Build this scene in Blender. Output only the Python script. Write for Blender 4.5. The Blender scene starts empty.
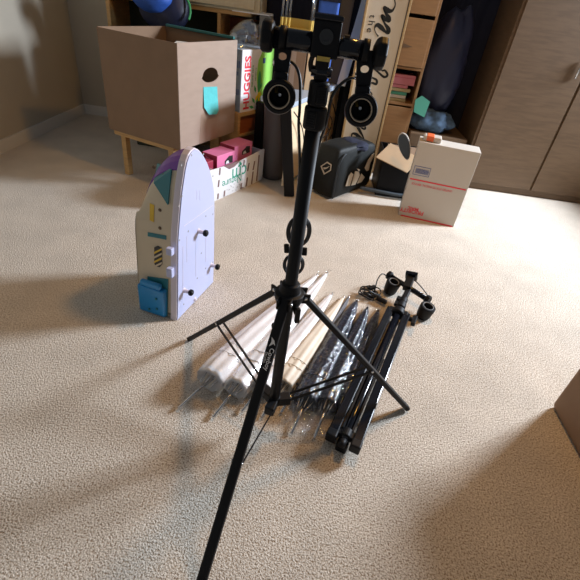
import bpy, bmesh, math, random
from mathutils import Vector, Matrix, noise
random.seed(7)
scn = bpy.context.scene
C = scn.collection
V = Vector
R = math.radians

# ------------------------------------------------------------------ camera
PITCH, ROLL, CAMH, FPX = .61713, .14272, 1.25, 420.0
fw = V((0, math.cos(PITCH), -math.sin(PITCH)))
_u = V((0, math.sin(PITCH), math.cos(PITCH)))
rt = V((1, 0, 0))*math.cos(ROLL) + _u*math.sin(ROLL)
up = -V((1, 0, 0))*math.sin(ROLL) + _u*math.cos(ROLL)
cam = bpy.data.objects.new('camera', bpy.data.cameras.new('camera'))
C.objects.link(cam)
cam.matrix_world = Matrix(((rt.x, up.x, -fw.x, 0), (rt.y, up.y, -fw.y, 0), (rt.z, up.z, -fw.z, CAMH), (0, 0, 0, 1)))
cam.data.sensor_width = 36; cam.data.lens = 36*FPX/580; cam.data.clip_start = .02
scn.camera = cam

# ------------------------------------------------------------------ light
w = bpy.data.worlds.new('world'); scn.world = w; w.use_nodes = True
bg = w.node_tree.nodes['Background']
bg.inputs[0].default_value = (.80, .88, 1.0, 1); bg.inputs[1].default_value = .16

def area(name, loc, target, sx, sy, power, col):
    l = bpy.data.lights.new(name, 'AREA'); l.shape = 'RECTANGLE'; l.size = sx; l.size_y = sy
    l.energy = power; l.color = col
    o = bpy.data.objects.new(name, l); C.objects.link(o); o.location = loc
    o.rotation_euler = (V(target)-V(loc)).to_track_quat('-Z', 'Y').to_euler()
    return o
area('window_daylight', (4.0, 3.35, 2.15), (0.0, 1.4, .0), .75, .85, 440, (.80, .88, 1.0))
area('ceiling_lamp_light', (.62, 2.0, 2.45), (.3, 1.5, 0), .22, .22, 21, (1.0, .50, .10))
scn.view_settings.view_transform = 'Standard'
scn.view_settings.look = 'None'
scn.view_settings.gamma = 1
scn.view_settings.use_curve_mapping = False
scn.view_settings.exposure = -0.13

# ------------------------------------------------------------------ rays into the place
def ray(px, py): return fw*FPX + rt*(px-290) + up*(290-py)
def G(px, py, z=0.0):
    d = ray(px, py); return V((0, 0, CAMH)) + d*((z-CAMH)/d.z)
def D(px, py, y):
    d = ray(px, py); return V((0, 0, CAMH)) + d*(y/d.y)
def OP(px, py, O, U):
    """point of the vertical plane through O along U: (distance along U, height)"""
    n = V((U[1], -U[0], 0)); d = ray(px, py); o = V((0, 0, CAMH)); p = V((O[0], O[1], 0))
    q = o + d*((p-o).dot(n)/d.dot(n))
    return ((q-p).dot(V((U[0], U[1], 0)).normalized()), q.z)

# ------------------------------------------------------------------ materials
def mat(name, col, rough=.6, metal=0, var=.0, vscale=20, bump=0, bscale=60, spec=.5, coat=0, col2=None, stretch=None, sheen=0):
    m = bpy.data.materials.new(name); m.use_nodes = True
    nt = m.node_tree; b = nt.nodes['Principled BSDF']
    c = tuple(col)+(1,)
    b.inputs['Base Color'].default_value = c
    b.inputs['Roughness'].default_value = rough; b.inputs['Metallic'].default_value = metal
    b.inputs['Specular IOR Level'].default_value = spec
    b.inputs['Coat Weight'].default_value = coat
    b.inputs['Sheen Weight'].default_value = sheen
    tc = nt.nodes.new('ShaderNodeTexCoord'); mp = nt.nodes.new('ShaderNodeMapping')
    nt.links.new(tc.outputs['Object'], mp.inputs[0])
    if stretch: mp.inputs['Scale'].default_value = stretch
    nz = nt.nodes.new('ShaderNodeTexNoise'); nz.inputs['Scale'].default_value = vscale; nz.inputs['Detail'].default_value = 4
    nt.links.new(mp.outputs[0], nz.inputs['Vector'])
    if var or col2:
        rp = nt.nodes.new('ShaderNodeValToRGB')
        c2 = tuple(col2)+(1,) if col2 else tuple(x*(1-var) for x in col)+(1,)
        rp.color_ramp.elements[0].position = .35; rp.color_ramp.elements[1].position = .65
        rp.color_ramp.elements[0].color = c2; rp.color_ramp.elements[1].color = c
        nt.links.new(nz.outputs[0], rp.inputs[0]); nt.links.new(rp.outputs[0], b.inputs['Base Color'])
    if bump:
        n2 = nt.nodes.new('ShaderNodeTexNoise'); n2.inputs['Scale'].default_value = bscale; n2.inputs['Detail'].default_value = 3
        nt.links.new(mp.outputs[0], n2.inputs['Vector'])
        bp = nt.nodes.new('ShaderNodeBump'); bp.inputs['Strength'].default_value = bump; bp.inputs['Distance'].default_value = .01
        nt.links.new(n2.outputs[0], bp.inputs['Height']); nt.links.new(bp.outputs[0], b.inputs['Normal'])
    return m
def clear(name, tint=(1, 1, 1), base=.06, bscale=40, bump=.6, rough=.08, top=.35):
    m = bpy.data.materials.new(name); m.use_nodes = True; nt = m.node_tree
    nt.nodes.remove(nt.nodes['Principled BSDF']); out = nt.nodes['Material Output']
    t = nt.nodes.new('ShaderNodeBsdfTransparent'); t.inputs[0].default_value = tint+(1,)
    g = nt.nodes.new('ShaderNodeBsdfGlossy'); g.inputs['Roughness'].default_value = rough
    g.inputs[0].default_value = (1, 1, 1, 1)
    lw = nt.nodes.new('ShaderNodeLayerWeight'); lw.inputs[0].default_value = .35
    mr = nt.nodes.new('ShaderNodeMapRange'); mr.inputs['To Min'].default_value = base; mr.inputs['To Max'].default_value = top
    nz = nt.nodes.new('ShaderNodeTexNoise'); nz.inputs['Scale'].default_value = bscale; nz.inputs['Detail'].default_value = 3
    tc = nt.nodes.new('ShaderNodeTexCoord'); nt.links.new(tc.outputs['Object'], nz.inputs['Vector'])
    bp = nt.nodes.new('ShaderNodeBump'); bp.inputs['Strength'].default_value = bump; bp.inputs['Distance'].default_value = .01
    nt.links.new(nz.outputs[0], bp.inputs['Height']); nt.links.new(bp.outputs[0], g.inputs['Normal'])
    nt.links.new(lw.outputs['Fresnel'], mr.inputs[0])
    mx = nt.nodes.new('ShaderNodeMixShader')
    nt.links.new(mr.outputs[0], mx.inputs[0]); nt.links.new(t.outputs[0], mx.inputs[1]); nt.links.new(g.outputs[0], mx.inputs[2])
    nt.links.new(mx.outputs[0], out.inputs[0])
    return m
def carpet_mat():
    m = bpy.data.materials.new('beige_carpet'); m.use_nodes = True; nt = m.node_tree; b = nt.nodes['Principled BSDF']
    b.inputs['Roughness'].default_value = .95; b.inputs['Specular IOR Level'].default_value = .1
    b.inputs['Sheen Weight'].default_value = .15
    tc = nt.nodes.new('ShaderNodeTexCoord')
    def N(scale, det, rough=.5):
        n = nt.nodes.new('ShaderNodeTexNoise'); n.inputs['Scale'].default_value = scale; n.inputs['Detail'].default_value = det
        n.inputs['Roughness'].default_value = rough; nt.links.new(tc.outputs['Object'], n.inputs['Vector']); return n
    fine = N(190, 3, .6); big = N(5, 3); vo = nt.nodes.new('ShaderNodeTexVoronoi'); vo.inputs['Scale'].default_value = 210
    nt.links.new(tc.outputs['Object'], vo.inputs['Vector'])
    rp = nt.nodes.new('ShaderNodeValToRGB'); e = rp.color_ramp.elements
    e[0].position = .36; e[0].color = (.30, .21, .13, 1); e[1].position = .62; e[1].color = (.82, .75, .65, 1)
    k = rp.color_ramp.elements.new(.48); k.color = (.64, .56, .46, 1)
    nt.links.new(fine.outputs[0], rp.inputs[0])
    mr = nt.nodes.new('ShaderNodeMapRange'); mr.inputs['From Min'].default_value = .3; mr.inputs['From Max'].default_value = .7
    mr.inputs['To Min'].default_value = .9; mr.inputs['To Max'].default_value = 1.06
    nt.links.new(big.outputs[0], mr.inputs[0])
    mx = nt.nodes.new('ShaderNodeVectorMath'); mx.operation = 'SCALE'
    nt.links.new(rp.outputs[0], mx.inputs[0]); nt.links.new(mr.outputs[0], mx.inputs['Scale'])
    nt.links.new(mx.outputs[0], b.inputs['Base Color'])
    ad = nt.nodes.new('ShaderNodeMath'); ad.operation = 'SUBTRACT'
    nt.links.new(fine.outputs[0], ad.inputs[0]); 
    ml = nt.nodes.new('ShaderNodeMath'); ml.operation = 'MULTIPLY'; ml.inputs[1].default_value = .35
    nt.links.new(vo.outputs['Distance'], ml.inputs[0]); nt.links.new(ml.outputs[0], ad.inputs[1])
    bp = nt.nodes.new('ShaderNodeBump'); bp.inputs['Strength'].default_value = .8; bp.inputs['Distance'].default_value = .006
    nt.links.new(ad.outputs[0], bp.inputs['Height']); nt.links.new(bp.outputs[0], b.inputs['Normal'])
    return m
M = dict(
    carpet=carpet_mat(),
    wall=mat('painted_wall', (.52, .47, .38), .9, var=.04, vscale=3),
    trimw=mat('white_trim', (.75, .73, .68), .5),
    black=mat('black_powder_coat', (.009, .009, .010), .52, spec=.22, bump=.03, bscale=300),
    blackp=mat('black_plastic', (.007, .007, .008), .5, spec=.2),
    gloss=mat('glossy_black_metal', (.006, .007, .011), .16, spec=.42),
    steel=mat('bare_steel', (.62, .62, .63), .25, 1),
    tan_metal=mat('socket_ring', (.48, .40, .30), .35, .6),
    white_ink=mat('white_print', (.8, .8, .8), .6),
    cable=mat('black_rubber', (.012, .012, .012), .45),
    card=mat('brown_cardboard', (.38, .29, .23), .85, var=.07, vscale=8, bump=.04, bscale=120, stretch=(1, 1, 4)),
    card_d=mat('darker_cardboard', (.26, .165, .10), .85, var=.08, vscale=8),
    kraft=mat('kraft_cardboard', (.40, .27, .15), .8, var=.1, vscale=8),
    cardg=mat('greyed_cardboard', (.50, .45, .38), .85, var=.08, vscale=8),
    tape=mat('brown_parcel_tape', (.36, .265, .20), .3, spec=.6),
    teal_note=mat('teal_sticky_note', (.10, .56, .58), .8, var=.08, vscale=60),
    white_card=mat('white_printed_card', (.80, .81, .83), .55),
    blue_card=mat('blue_grey_card', (.30, .40, .50), .6, var=.1, vscale=30),
    green_card=mat('lime_green_card', (.36, .78, .12), .5, var=.12, vscale=14),
    green_d=mat('leaf_green_print', (.06, .40, .13), .6), yellow=mat('yellow_print', (.90, .72, .04), .6),
    red_ink=mat('red_print', (.75, .04, .06), .6), navy_ink=mat('navy_print', (.05, .10, .30), .6),
    green_ink=mat('green_print', (.04, .34, .22), .6), grey_ink=mat('grey_print', (.30, .30, .30), .7),
    slot_shade=mat('slot_shade', (.20, .12, .12), .8),
    pink=mat('pink_card', (.80, .22, .42), .45, var=.05, vscale=10),
    pink_d=mat('crimson_card', (.36, .03, .07), .5), window_dark=mat('black_card_window', (.03, .03, .03), .3),
    lav=mat('lavender_plastic', (.52, .56, .80), .42, var=.03, vscale=6, coat=.1),
    lav_rim=mat('pale_lilac_plastic', (.74, .68, .76), .45),
    cream_pl=mat('cream_plastic', (.68, .58, .42), .5, var=.04, vscale=8),
    teal_pl=mat('dark_teal_plastic', (.03, .20, .24), .35),
    purple=mat('purple_plastic', (.17, .03, .35), .3, coat=.3),
    blue_pl=mat('bright_blue_plastic', (.015, .26, .60), .3, coat=.2),
    yel_pl=mat('yellow_sticker', (.80, .52, .05), .5),
    wood=mat('honey_wood', (.62, .38, .15), .5, var=.2, vscale=9, stretch=(1, 1, 9)),
    wood_l=mat('pale_cream_wood', (.72, .62, .42), .5, var=.06, vscale=9, stretch=(9, 1, 1)),
    wood_o=mat('orange_brown_wood', (.31, .165, .065), .55, var=.16, vscale=8, stretch=(1, 1, 7)),
    wood_r=mat('red_brown_wood', (.36, .10, .03), .5, var=.15, vscale=8, stretch=(1, 1, 7)),
    wood_dk=mat('dark_brown_wood', (.16, .10, .055), .5, var=.2, vscale=8, stretch=(1, 1, 7)),
    green_dk=mat('dark_green_board', (.035, .045, .03), .8), teal_d=mat('teal_binder', (.02, .16, .16), .4),
    navy=mat('navy_cloth', (.007, .011, .032), .85, bump=.3, bscale=30),
    navy_s=mat('navy_shiny_cloth', (.015, .02, .055), .5, bump=.4, bscale=14),
    blue=mat('bright_blue_fabric', (.03, .11, .48), .6, bump=.2, bscale=40),
    jeans=mat('blue_denim', (.10, .18, .30), .9, var=.5, vscale=20),
    bag=mat('black_coated_fabric', (.008, .010, .010), .6, spec=.3, bump=.3, bscale=24),
    bagw=mat('off_white_print', (.55, .47, .36), .6),
    bin=mat('charcoal_plastic', (.085, .075, .075), .55, var=.1, vscale=6),
    pale_blue=mat('pale_blue_grey_laminate', (.42, .50, .60), .35, var=.05),
    birch=mat('cream_board', (.80, .62, .40), .6, var=.06, vscale=6, stretch=(1, 1, 6)),
    grey_panel=mat('dark_grey_panel', (.075, .07, .065), .5),
    pale_slat=mat('pale_grey_green_slat', (.68, .73, .70), .5),
    sign=mat('cream_sign_board', (.70, .64, .53), .7, var=.04, vscale=3),
    frame=mat('light_oak_frame', (.50, .34, .16), .5, var=.2, vscale=12, stretch=(1, 1, 10)),
    ink=mat('black_paint', (.01, .012, .012), .6),
    usps=mat('off_white_mail_box', (.56, .52, .46), .7, var=.04, vscale=5),
    paper=mat('yellowed_paper', (.42, .34, .18), .8, var=.3, vscale=60, stretch=(.2, .2, 6)),
    pinkpap=mat('dusty_pink_card', (.46, .15, .18), .7),
    mint=mat('mint_green_paper', (.07, .33, .24), .7),
    slate=mat('slate_rubber', (.04, .055, .07), .6), orange=mat('orange_red_print', (.78, .16, .05), .5),
    canopy=mat('white_umbrella_nylon', (.88, .86, .86), .6, var=.05, vscale=14, bump=.2, bscale=30, sheen=.1),
    canopy_c=mat('cream_umbrella_nylon', (.80, .70, .56), .6, var=.05, vscale=14, bump=.2, bscale=30),
    kanopy=mat('black_umbrella_nylon', (.012, .018, .040), .28, bump=.9, bscale=45, spec=.8),
    grey_canopy=mat('grey_umbrella_nylon', (.10, .10, .11), .5, bump=.5, bscale=30),
    sleeve=clear('clear_plastic_sleeve', base=.02, rough=.08, top=.22, bump=.3),
    crinkle=clear('crinkled_clear_plastic', base=.025, bscale=70, bump=.7, rough=.05, top=.30),
    acrylic=clear('clear_acrylic', (.86, .92, .97), base=.12, bscale=5, bump=0),
    brass=mat('brass_yellow', (.62, .43, .10), .35, .5),
)

# ------------------------------------------------------------------ object helpers
def empty(name, loc=(0, 0, 0), label=None, cat=None, group=None, mtx=None):
    o = bpy.data.objects.new(name, None); C.objects.link(o); o.empty_display_size = .05
    if mtx is not None: o.matrix_basis = mtx
    else: o.location = loc
    tag(o, label, cat, group); return o
def tag(o, label=None, cat=None, group=None, kind=None):
    if label: o['label'] = label
    if cat: o['category'] = cat
    if group: o['group'] = group
    if kind: o['kind'] = kind
    return o
def obj(name, bm, m, parent=None, smooth=False, local=False, bevel=0, subsurf=0):
    """links bm as one mesh object; bm is in world coordinates unless local"""
    if parent is not None and not local:
        mt = Matrix.Identity(4); p = parent
        while p is not None: mt = p.matrix_basis @ mt; p = p.parent
        bmesh.ops.transform(bm, matrix=mt.inverted(), verts=bm.verts)
    bmesh.ops.recalc_face_normals(bm, faces=bm.faces)
    me = bpy.data.meshes.new(name); bm.to_mesh(me); bm.free()
    if smooth:
        for f in me.polygons: f.use_smooth = True
    me.materials.append(M[m] if isinstance(m, str) else m)
    o = bpy.data.objects.new(name, me); C.objects.link(o)
    if parent is not None: o.parent = parent
    if bevel:
        b = o.modifiers.new('bevel', 'BEVEL'); b.width = bevel; b.segments = 2; b.limit_method = 'ANGLE'
    if subsurf:
        s = o.modifiers.new('sub', 'SUBSURF'); s.levels = subsurf; s.render_levels = subsurf
    return o
def origin_to(o, loc):
    """moves the origin of a one-mesh thing to its base"""
    o.data.transform(Matrix.Translation(-V(loc))); o.location = loc; return o
def nb(): return bmesh.new()
def box(bm, a, b):
    a, b = V(a), V(b); vs = [bm.verts.new((x, y, z)) for x in (a.x, b.x) for y in (a.y, b.y) for z in (a.z, b.z)]
    for f in ((0, 1, 3, 2), (4, 6, 7, 5), (0, 4, 5, 1), (2, 3, 7, 6), (0, 2, 6, 4), (1, 5, 7, 3)): bm.faces.new([vs[i] for i in f])
    return bm
def obox(bm, p, d, w, dep, z0, z1):
    """box whose front face starts at p and runs w along d; dep goes away from the viewer"""
    d = V((d[0], d[1], 0)).normalized(); n = V((-d.y, d.x, 0)); p = V((p[0], p[1], 0))
    vs = []
    for z in (z0, z1):
        for q in (p, p+d*w, p+d*w+n*dep, p+n*dep): vs.append(bm.verts.new((q.x, q.y, z)))
    for f in ((3, 2, 1, 0), (4, 5, 6, 7), (0, 1, 5, 4), (1, 2, 6, 5), (2, 3, 7, 6), (3, 0, 4, 7)): bm.faces.new([vs[i] for i in f])
    return bm
def frame_of(k):
    k = k.normalized(); a = V((0, 0, 1)) if abs(k.z) < .9 else V((1, 0, 0))
    u = k.cross(a).normalized(); return u, k.cross(u).normalized()
def beam(bm, p, q, w, t, side=None):
    """rectangular bar, w across `side`, t across the other way"""
    p, q = V(p), V(q); k = (q-p).normalized()
    if side is None: s, n = frame_of(k)
    else: s = V(side); s = (s-k*s.dot(k)).normalized(); n = k.cross(s)
    vs = [bm.verts.new(c+s*(i*w/2)+n*(j*t/2)) for c in (p, q) for i, j in ((-1, -1), (1, -1), (1, 1), (-1, 1))]
    for f in ((3, 2, 1, 0), (4, 5, 6, 7), (0, 1, 5, 4), (1, 2, 6, 5), (2, 3, 7, 6), (3, 0, 4, 7)): bm.faces.new([vs[i] for i in f])
    return bm
def lathe(bm, o, k, prof, n=24, cap=True):
    """profile [(distance along k, radius)]"""
    o, k = V(o), V(k).normalized(); u, v = frame_of(k); rings = []
    for h, r in prof:
        rings.append([bm.verts.new(o+k*h+(u*math.cos(2*math.pi*i/n)+v*math.sin(2*math.pi*i/n))*r) for i in range(n)])
    for a, b in zip(rings, rings[1:]):
        for i in range(n): bm.faces.new((a[i], a[(i+1) % n], b[(i+1) % n], b[i]))
    if cap:
        bm.faces.new(rings[0][::-1]); bm.faces.new(rings[-1])
    return bm
def cyl(bm, p, q, r, n=20):
    p, q = V(p), V(q); return lathe(bm, p, q-p, [(0, r), ((q-p).length, r)], n)
def tube(bm, pts, r, n=8, closed=False):
    pts = [V(p) for p in pts]
    P = []
    m = len(pts)
    for i in range(m-1 if not closed else m):               # smooth the polyline
        p0, p1, p2, p3 = (pts[(i+j-1) % m] if closed else pts[min(max(i+j-1, 0), m-1)] for j in range(4))
        for s in range(5):
            t = s/5
            P.append(.5*((2*p1)+(p2-p0)*t+(2*p0-5*p1+4*p2-p3)*t*t+(3*p1-p0-3*p2+p3)*t**3))
    if not closed: P.append(pts[-1])
    rings = []; N = None
    for i, c in enumerate(P):
        a = P[(i-1) % len(P)] if (closed or i) else P[0]; b = P[(i+1) % len(P)] if (closed or i < len(P)-1) else P[-1]
        k = (b-a).normalized()
        if N is None: N, _ = frame_of(k)
        N = (N-k*N.dot(k)).normalized(); B = k.cross(N)
        rings.append([bm.verts.new(c+(N*math.cos(2*math.pi*j/n)+B*math.sin(2*math.pi*j/n))*r) for j in range(n)])
    L = len(rings)
    for i in range(L if closed else L-1):
        a, b = rings[i], rings[(i+1) % L]
        for j in range(n): bm.faces.new((a[j], a[(j+1) % n], b[(j+1) % n], b[j]))
    if not closed: bm.faces.new(rings[0][::-1]); bm.faces.new(rings[-1])
    return bm
def plate(bm, outer, holes, th, O, U, W=(0, 0, 1), back=None):
    """flat panel with holes: 2D loops in the frame O,U,W, thickness th along `back`"""
    O, U, W = V(O), V(U).normalized(), V(W).normalized()
    nrm = V(back).normalized() if back is not None else V((-U.y, U.x, 0))
    tmp = nb(); 
    for lp in [outer]+list(holes):
        vs = [tmp.verts.new(O+U*a+W*b) for a, b in lp]
        for i in range(len(vs)): tmp.edges.new((vs[i], vs[(i+1) % len(vs)]))
    bmesh.ops.triangle_fill(tmp, use_beauty=True, use_dissolve=False, edges=tmp.edges[:], normal=nrm)
    ff = tmp.faces[:]
    if th:
        r = bmesh.ops.extrude_face_region(tmp, geom=ff)
        for e in r['geom']:
            if isinstance(e, bmesh.types.BMVert): e.co += nrm*th
    me = bpy.data.meshes.new('t'); tmp.to_mesh(me); tmp.free(); bm.from_mesh(me); bpy.data.meshes.remove(me)
    return bm
def ell(cx, cy, rx, ry, n=20, a0=0):
    return [(cx+rx*math.cos(a0+2*math.pi*i/n), cy+ry*math.sin(a0+2*math.pi*i/n)) for i in range(n)]
def text_bm(s, size, O, U, W, bold=0.0, depth=.0006, squash=1.0, spacing=1.0):
    cu = bpy.data.curves.new('t', 'FONT'); cu.body = s; cu.size = size; cu.offset = bold*size; cu.extrude = depth/2
    cu.space_character = spacing
    cu.resolution_u = 3
    ob = bpy.data.objects.new('t', cu); C.objects.link(ob)
    bpy.context.view_layer.update()
    me = bpy.data.meshes.new_from_object(ob); bm = nb(); bm.from_mesh(me)
    bpy.data.objects.remove(ob); bpy.data.curves.remove(cu); bpy.data.meshes.remove(me)
    U, W = V(U).normalized(), V(W).normalized(); n = U.cross(W); O = V(O)
    for v in bm.verts: x, y, z = v.co; v.co = O+U*x*squash+W*y+n*z
    return bm
def ribbon(bm, pts, widths, O, U, W, nrm, th=.0012):
    """painted brush stroke on a flat face, pts in the face frame"""
    O, U, W, nrm = V(O), V(U), V(W), V(nrm); P = []; Wd = []
    m = len(pts)
    for i in range(m-1):
        p0, p1, p2, p3 = (V(pts[min(max(i+j-1, 0), m-1)]) for j in range(4))
        for s in range(6):
            t = s/6; P.append(.5*((2*p1)+(p2-p0)*t+(2*p0-5*p1+4*p2-p3)*t*t+(3*p1-p0-3*p2+p3)*t**3)); Wd.append(widths[i]*(1-t)+widths[i+1]*t)
    P.append(V(pts[-1])); Wd.append(widths[-1]); prev = None
    for i, c in enumerate(P):
        k = (P[min(i+1, len(P)-1)]-P[max(i-1, 0)]).normalized(); n2 = V((-k.y, k.x))
        a, b = c+n2*Wd[i]/2, c-n2*Wd[i]/2
        cur = [bm.verts.new(O+U*q.x+W*q.y+nrm*h) for q in (a, b) for h in (0, th)]
        if prev:
            for f in ((0, 1), (1, 3), (3, 2), (2, 0)): bm.faces.new((prev[f[0]], prev[f[1]], cur[f[1]], cur[f[0]]))
        prev = cur
    return bm
def struct(name, bm, m, parent=None, **k):
    o = obj(name, bm, m, parent, **k)
    if parent is None: o['kind'] = 'structure'
    return o
UP = V((0, 0, 1))

# ------------------------------------------------------------------ the room
bm = nb()
box(bm, (-2.3, -1.2, -.03), (2.9, 4.3, 0)); struct('floor', bm, 'carpet')
struct('wall_back', box(nb(), (-2.3, 4.3, 0), (2.9, 4.4, 2.6)), 'wall')
struct('wall_left', box(nb(), (-2.4, -1.2, 0), (-2.3, 4.4, 2.6)), 'wall')
bm = nb()                                                   # right wall with the window opening the daylight comes through
plate(bm, [(0, 0), (5.6, 0), (5.6, 2.6), (0, 2.6)], [[(2.6, .85), (5.2, .85), (5.2, 2.35), (2.6, 2.35)]], .1, (2.9, -1.2, 0), (0, 1, 0), back=(1, 0, 0))
struct('wall_right', bm, 'wall')
bm = nb()
plate(bm, [(2.53, .78), (5.27, .78), (5.27, 2.42), (2.53, 2.42)], [[(2.6, .85), (5.2, .85), (5.2, 2.35), (2.6, 2.35)]], .06, (2.9, -1.2, 0), (0, 1, 0), back=(1, 0, 0))
struct('window_1', bm, 'trimw')
struct('baseboard_back', box(nb(), (-2.3, 4.285, 0), (2.9, 4.3, .09)), 'trimw')
struct('baseboard_left', box(nb(), (-2.3, -1.2, 0), (-2.285, 4.285, .09)), 'trimw')

# ------------------------------------------------------------------ furniture and boxes at the back left
DL = V((.48, .877, 0)).normalized()      # the direction the left-hand things are lined up in
NL = V((-DL.y, DL.x, 0))                 # away from the viewer
FL = -NL                                 # out of their front faces

t = empty('storage_cabinet', (-1.1, 3.85, 0), 'honey-coloured wooden cabinet with open cubbies behind the big cardboard box', 'cabinet')
bm = nb(); box(bm, (-1.75, 3.85, .0), (-.54, 4.26, .03)); box(bm, (-1.75, 3.85, 1.035), (-.60, 4.26, 1.065))
box(bm, (-1.75, 3.85, .03), (-1.72, 4.26, 1.035)); box(bm, (-.565, 3.85, .03), (-.54, 4.26, 1.0)); box(bm, (-.60, 3.85, .985), (-.54, 4.26, 1.0))
obj('frame', bm, 'wood', t, bevel=.003)
obj('divider', box(nb(), (-.865, 3.852, .12), (-.84, 4.24, 1.035)), 'wood', t)
obj('shelf', box(nb(), (-1.72, 3.853, .60), (-.865, 4.24, .625)), 'wood', t)
obj('shelf', box(nb(), (-.84, 3.853, .60), (-.565, 4.24, .625)), 'wood', t)
o = obj('back_panel', box(nb(), (-1.72, 4.24, .03), (-.865, 4.25, 1.035)), 'green_dk', t); o['label'] = 'dark green back panel'
o = obj('back_panel', box(nb(), (-.84, 4.24, .03), (-.565, 4.25, 1.0)), 'wood_r', t); o['label'] = 'red-brown back panel'
obj('door', box(nb(), (-.838, 3.832, .02), (-.566, 3.85, .56)), 'wood_r', t, bevel=.002)
t = empty('drawer_unit', (-.9, 3.82, 1.065), 'pale cream wooden drawer unit standing on the honey-coloured cabinet', 'drawer unit')
obj('body', box(nb(), (-1.75, 3.84, 1.065), (-.535, 4.24, 1.42)), 'wood_l', t, bevel=.004)
for x0, x1 in ((-1.73, -1.145), (-1.135, -.575)):
    d = obj('drawer', box(nb(), (x0, 3.822, 1.085), (x1, 3.84, 1.26)), 'wood_l', t, bevel=.003)
    k = nb(); lathe(k, ((x0+x1)/2+.08, 3.823, 1.17), (0, -1, 0), [(0, .006), (.01, .006), (.016, .012), (.022, .010)], 14); obj('knob', k, 'wood', d, smooth=True)

# low wooden shelf that carries the diaper box
hp = V((-.564, 3.32, 0)); ZS = .45
t = empty('low_wooden_shelf', hp, 'low red-brown wooden shelf under the white and green diaper box', 'shelf')
p0 = hp - DL*.03 + FL*.01
for q, wd in ((p0, .025), (p0+DL*.425, .025)): obj('side_panel', obox(nb(), q, DL, wd, .28, 0, ZS-.025), 'wood', t)
obj('top_board', obox(nb(), p0, DL, .45, .28, ZS-.025, ZS), 'wood', t)
obj('back_panel', obox(nb(), p0+DL*.025+NL*.03, DL, .40, .01, .0, ZS-.025), 'wood_r', t)
obj('shelf_board', obox(nb(), p0+DL*.025+NL*.0, DL, .40, .03, .27, .285), 'wood', t)

# diaper box
t = empty('diaper_box', (hp.x, hp.y, ZS), 'white, lime and blue-grey diaper box with red lettering beside the cardboard box', 'box')
HH = .418; hw = .382
bd = obj('carton', obox(nb(), hp, DL, hw, .24, ZS, ZS+HH), 'white_card', t, bevel=.003)
sa = DL*-1                                            # the end face to the left (blue-grey panel)
f0 = hp+FL*.0008
gp = [(hw*.52, 0), (hw, 0), (hw, HH), (hw*.62, HH), (hw*.585, HH*.93), (hw*.50, HH*.83), (hw*.47, HH*.6), (hw*.50, HH*.45), (hw*.55, HH*.3)]
obj('green_panel', plate(nb(), gp, [], .0008, V((f0.x, f0.y, ZS)), DL, back=FL), 'green_card', bd)
e0 = hp-DL*.0010
obj('side_label', plate(nb(), [(0.004, .004), (.236, .004), (.236, HH-.004), (.004, HH-.004)], [], .0008, V((e0.x, e0.y, ZS)), NL, back=-DL), 'blue_card', bd)
for y0, y1, x0, x1 in ((.30, .345, .02, .10), (.25, .275, .03, .07), (.20, .235, .12, .2), (.12, .16, .02, .10), (.05, .075, .04, .09), (.12, .165, .13, .2)):
    bm = nb()
    for i in range(6): plate(bm, [(x0+(x1-x0)*i/6, y0), (x0+(x1-x0)*(i+.55)/6, y0), (x0+(x1-x0)*(i+.55)/6, y1), (x0+(x1-x0)*i/6, y1)], [], .0006, V((e0.x, e0.y, ZS))-DL*.0008, NL, back=-DL)
    obj('side_print', bm, 'navy_ink', bd)
tx = f0+FL*.001+DL*(hw*.26)
obj('lettering', text_bm('HUGGIES', .095, (tx.x, tx.y, ZS+.016), (0, 0, 1), -DL, bold=.03, squash=.93), 'red_ink', bd)
tx = f0+FL*.001+DL*(hw*.36)
obj('small_lettering', text_bm('natural care', .034, (tx.x, tx.y, ZS+.17), (0, 0, 1), -DL, squash=.9), 'green_d', bd)
tx = f0+FL*.001+DL*(hw*.45)
obj('small_lettering', text_bm('sensitive', .026, (tx.x, tx.y, ZS+.21), (0, 0, 1), -DL), 'green_d', bd)
bm = nb(); O3 = V((f0.x, f0.y, ZS))+FL*.0016
for cx, cy, rr in ((.200, .085, .022), (.225, .105, .024), (.215, .065, .02)):
    plate(bm, ell(cx, cy, rr, rr, 10), [], .0005, O3, DL, back=FL)
obj('flower_print', bm, 'yellow', bd)
bm = nb()
for a, cx, cy in ((2.3, .175, .05), (1.2, .19, .035), (.4, .23, .03), (2.0, .18, .125), (1.1, .225, .14), (2.9, .165, .02)):
    c, s = math.cos(a), math.sin(a)
    obj('leaf_print', plate(nb(), [(cx, cy), (cx+c*.03-s*.012, cy+s*.03+c*.012), (cx+c*.062, cy+s*.062), (cx+c*.03+s*.012, cy+s*.03-c*.012)], [], .0005, O3+FL*.0007, DL, back=FL), 'green_d', bd)
obj('blue_badge', plate(nb(), [(.245, .325), (.275, .325), (.275, .36), (.245, .36)], [], .0005, O3, DL, back=FL), 'navy_ink', bd)
obj('green_pack_print', plate(nb(), ell(.215, .20, .02, .075, 16), [], .0005, O3, DL, back=FL), 'green_d', bd)

# clear plastic clamshell on the diaper box
bm = nb(); ce = hp+DL*.15+NL*.10
for (s, zt, tl) in ((1.0, .10, 0), (.8, .16, .35)):
    g = []
    for i in range(9):
        row = []
        for j in range(7):
            u, v = i/8-.5, j/6-.5
            e = min(1, 5*(.5-max(abs(u), abs(v))))
            q = ce+DL*(u*.34*s-.03)+NL*(v*.2*s)
            row.append(bm.verts.new((q.x, q.y, .870+zt*e*.6+(.09*(u+.5) if tl else 0)+.012*math.sin(9*u+5*v))))
        g.append(row)
    for i in range(8):
        for j in range(6): bm.faces.new((g[i][j], g[i+1][j], g[i+1][j+1], g[i][j+1]))
tag(origin_to(obj('plastic_clamshell', bm, 'acrylic', None, smooth=True), (ce.x, ce.y, .869)), 'empty clear plastic clamshell packaging lying on the diaper box', 'packaging')

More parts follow.
